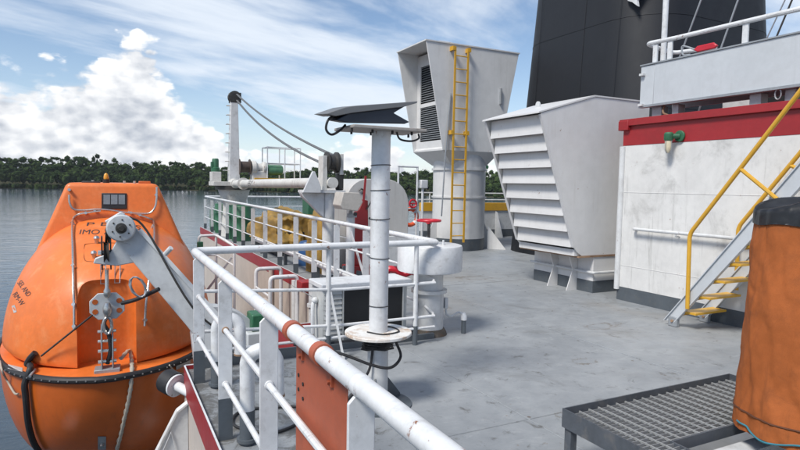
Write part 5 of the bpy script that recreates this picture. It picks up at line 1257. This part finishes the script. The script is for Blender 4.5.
mb = MB(); mb.tube([(.22, 4.99, -.95), (.45, 4.985, -.42), (.56, 4.985, -.95)], .006, 6); part('weld_bead', mb, railw, bb)
mb = MB(); mb.lathe((.36, 4.97, -1.05), (0, 1, 0), [(.10, 0), (.14, .0), (.14, .03), (.10, .03)], 24); part('hole_ring', mb, railw, bb)

# small lower rail frame in the boat recess
lf = thing('lower_pipe_rail', 'small white pipe rail in the recess beside the lifeboat', 'railing', (1.7, 11, -2.7))
mb = MB(); mb.tube(fillet([(1.5, 11, -2.69), (1.5, 11, .66), (1.80, 11, .67), (2.05, 10.6, .50), (2.05, 10.6, -2.69)], .06), .024, 8); part('frame', mb, railw, lf)
mb = MB(); mb.tube([(1.5, 11, .30), (1.80, 11, .30), (2.05, 10.6, .14)], .016, 8); part('crossbar', mb, railw, lf)
mb = MB(); mb.tube([(1.80, 11, .65), (1.80, 11, -2.69)], .024, 8); part('upright', mb, railw, lf)
mb = MB(); mb.beam((1.52, 11, -.5), (2.03, 10.7, .28), .04, .01, upv=(0, 1, 0)); part('brace', mb, railw, lf)
mb = MB(); mb.box(1.46, 1.56, 10.9, 10.98, .38, .56); part('switch_box', mb, green, lf, bevel=.01)
rp = thing('recess_ladder_rail', 'white ladder hoops beside the recess wall, past the small pipe rail', 'railing', (2.5, 10, -2.7))
for k, y in enumerate((9.2, 10.2)):
    mb = MB(); mb.tube(fillet([(2.35, y, -2.69), (2.35, y, .12), (2.80, y, .12), (2.80, y, -2.69)], .08), .035, 10); part('hoop', mb, railw, rp)
for z in (-.2, -.55, -.9):
    mb = MB(); mb.tube([(2.35, 9.2, z), (2.35, 10.2, z)], .02, 8); part('crossbar', mb, railw, rp)
mb = MB(); mb.box(2.30, 2.42, 9.4, 9.7, -1.3, -.3); part('panel', mb, beige, rp, bevel=.01)
hp_ = thing('tall_recess_pipe', 'thick beige standpipe with a collar rising above the red deck edge', 'pipe', (2.90, 8.6, -2.7))
mb = MB(); mb.cyl((2.88, 8.6, -2.69), (2.88, 8.6, .16), .075, n=18); part('pipe', mb, white, hp_)
mb = MB(); mb.lathe((2.88, 8.6, -.28), (0, 0, 1), [(.076, 0), (.10, 0), (.10, .05), (.076, .05)], 18); part('collar', mb, white, hp_)
mb = MB(); mb.box(2.78, 2.984, 8.9, 9.2, -.10, .06); part('red_bracket', mb, red, hp_, bevel=.01)
# side posts on the recess wall
for i, (y, mt) in enumerate(((7.6, 'a'), (9.8, 'b'), (11.4, 'c'))):
    single('recess_pipe', MB().tube([(2.93, y, -2.69), (2.93, y, -.05 if i else .30)], .05, 12), beige if i != 1 else white, ('beige vertical pipe on the recess wall, close to the davit', 'white vertical pipe on the beige recess wall', 'beige vertical pipe on the recess wall beside the small pipe rail')[i], 'pipe', (2.93, y, -2.7), 'recess pipes')
wb = thing('recess_winch', 'grey boat winch standing in the recess beyond the railing', 'winch', (1.7, 6.6, -2.7))
mb = MB(); mb.box(1.2, 2.1, 6.35, 6.6, -2.69, -.60); part('stand', mb, davitg, wb, bevel=.02)
mb = MB(); mb.lathe((1.25, 6.45, -.36), (1, 0, 0), [(.23, 0), (.23, .03), (.15, .05), (.15, .55), (.23, .57), (.23, .6)], 26); part('drum', mb, mat('oily_grey', (.10, .11, .11)), wb)
gq = onY(262, 322, 7.3); mb = MB(); mb.box(gq.x-.13, gq.x+.13, 7.3, 7.6, gq.z-.12, gq.z+.10); part('gearbox', mb, green, wb, bevel=.02)
mb = MB(); mb.box(gq.x-.2, gq.x+.25, 7.25, 7.7, -2.69, gq.z-.121); part('gearbox_stand', mb, davitg, wb, bevel=.02)
mb = MB(); mb.lathe((1.25, 6.45, -.36), (-1, 0, 0), [(.05, 0), (.05, .12)], 10); part('shaft', mb, galv, wb)
for k in range(5):
    a = k*2*PI/5; mb = MB(); mb.cyl((1.249, 6.45+.15*math.cos(a), -.36+.15*math.sin(a)), (1.22, 6.45+.15*math.cos(a), -.36+.15*math.sin(a)), .03, n=8); part('drum_bolt', mb, galv, wb)
single('recess_cable', MB().tube(curve([(1.05, 5.29, -.3), (1.2, 5.6, -.55), (1.6, 6.3, -.2), (2.2, 6.7, -.1)]), .014, 6), rubber, 'black cable slung across the recess behind the railing', 'cable', (1.2, 5.6, -.5))

# ------------------------------------------------------------------ river haze
mb = MB(); mb.box(-7000, 7000, -4000, 7000, WZ-3, 45)
hz = part('haze', mb, bpy.data.materials.new('river_haze'), smooth=0); hz['kind'] = 'stuff'
hm = hz.data.materials[0]; hm.use_nodes = True; hm.node_tree.nodes.clear()
pv = mk(hm.node_tree, 'ShaderNodeVolumePrincipled'); pv.inputs['Color'].default_value = (.90, .94, 1, 1); pv.inputs['Density'].default_value = .00006; pv.inputs['Anisotropy'].default_value = .3
ho = mk(hm.node_tree, 'ShaderNodeOutputMaterial'); hm.node_tree.links.new(pv.outputs[0], ho.inputs['Volume'])
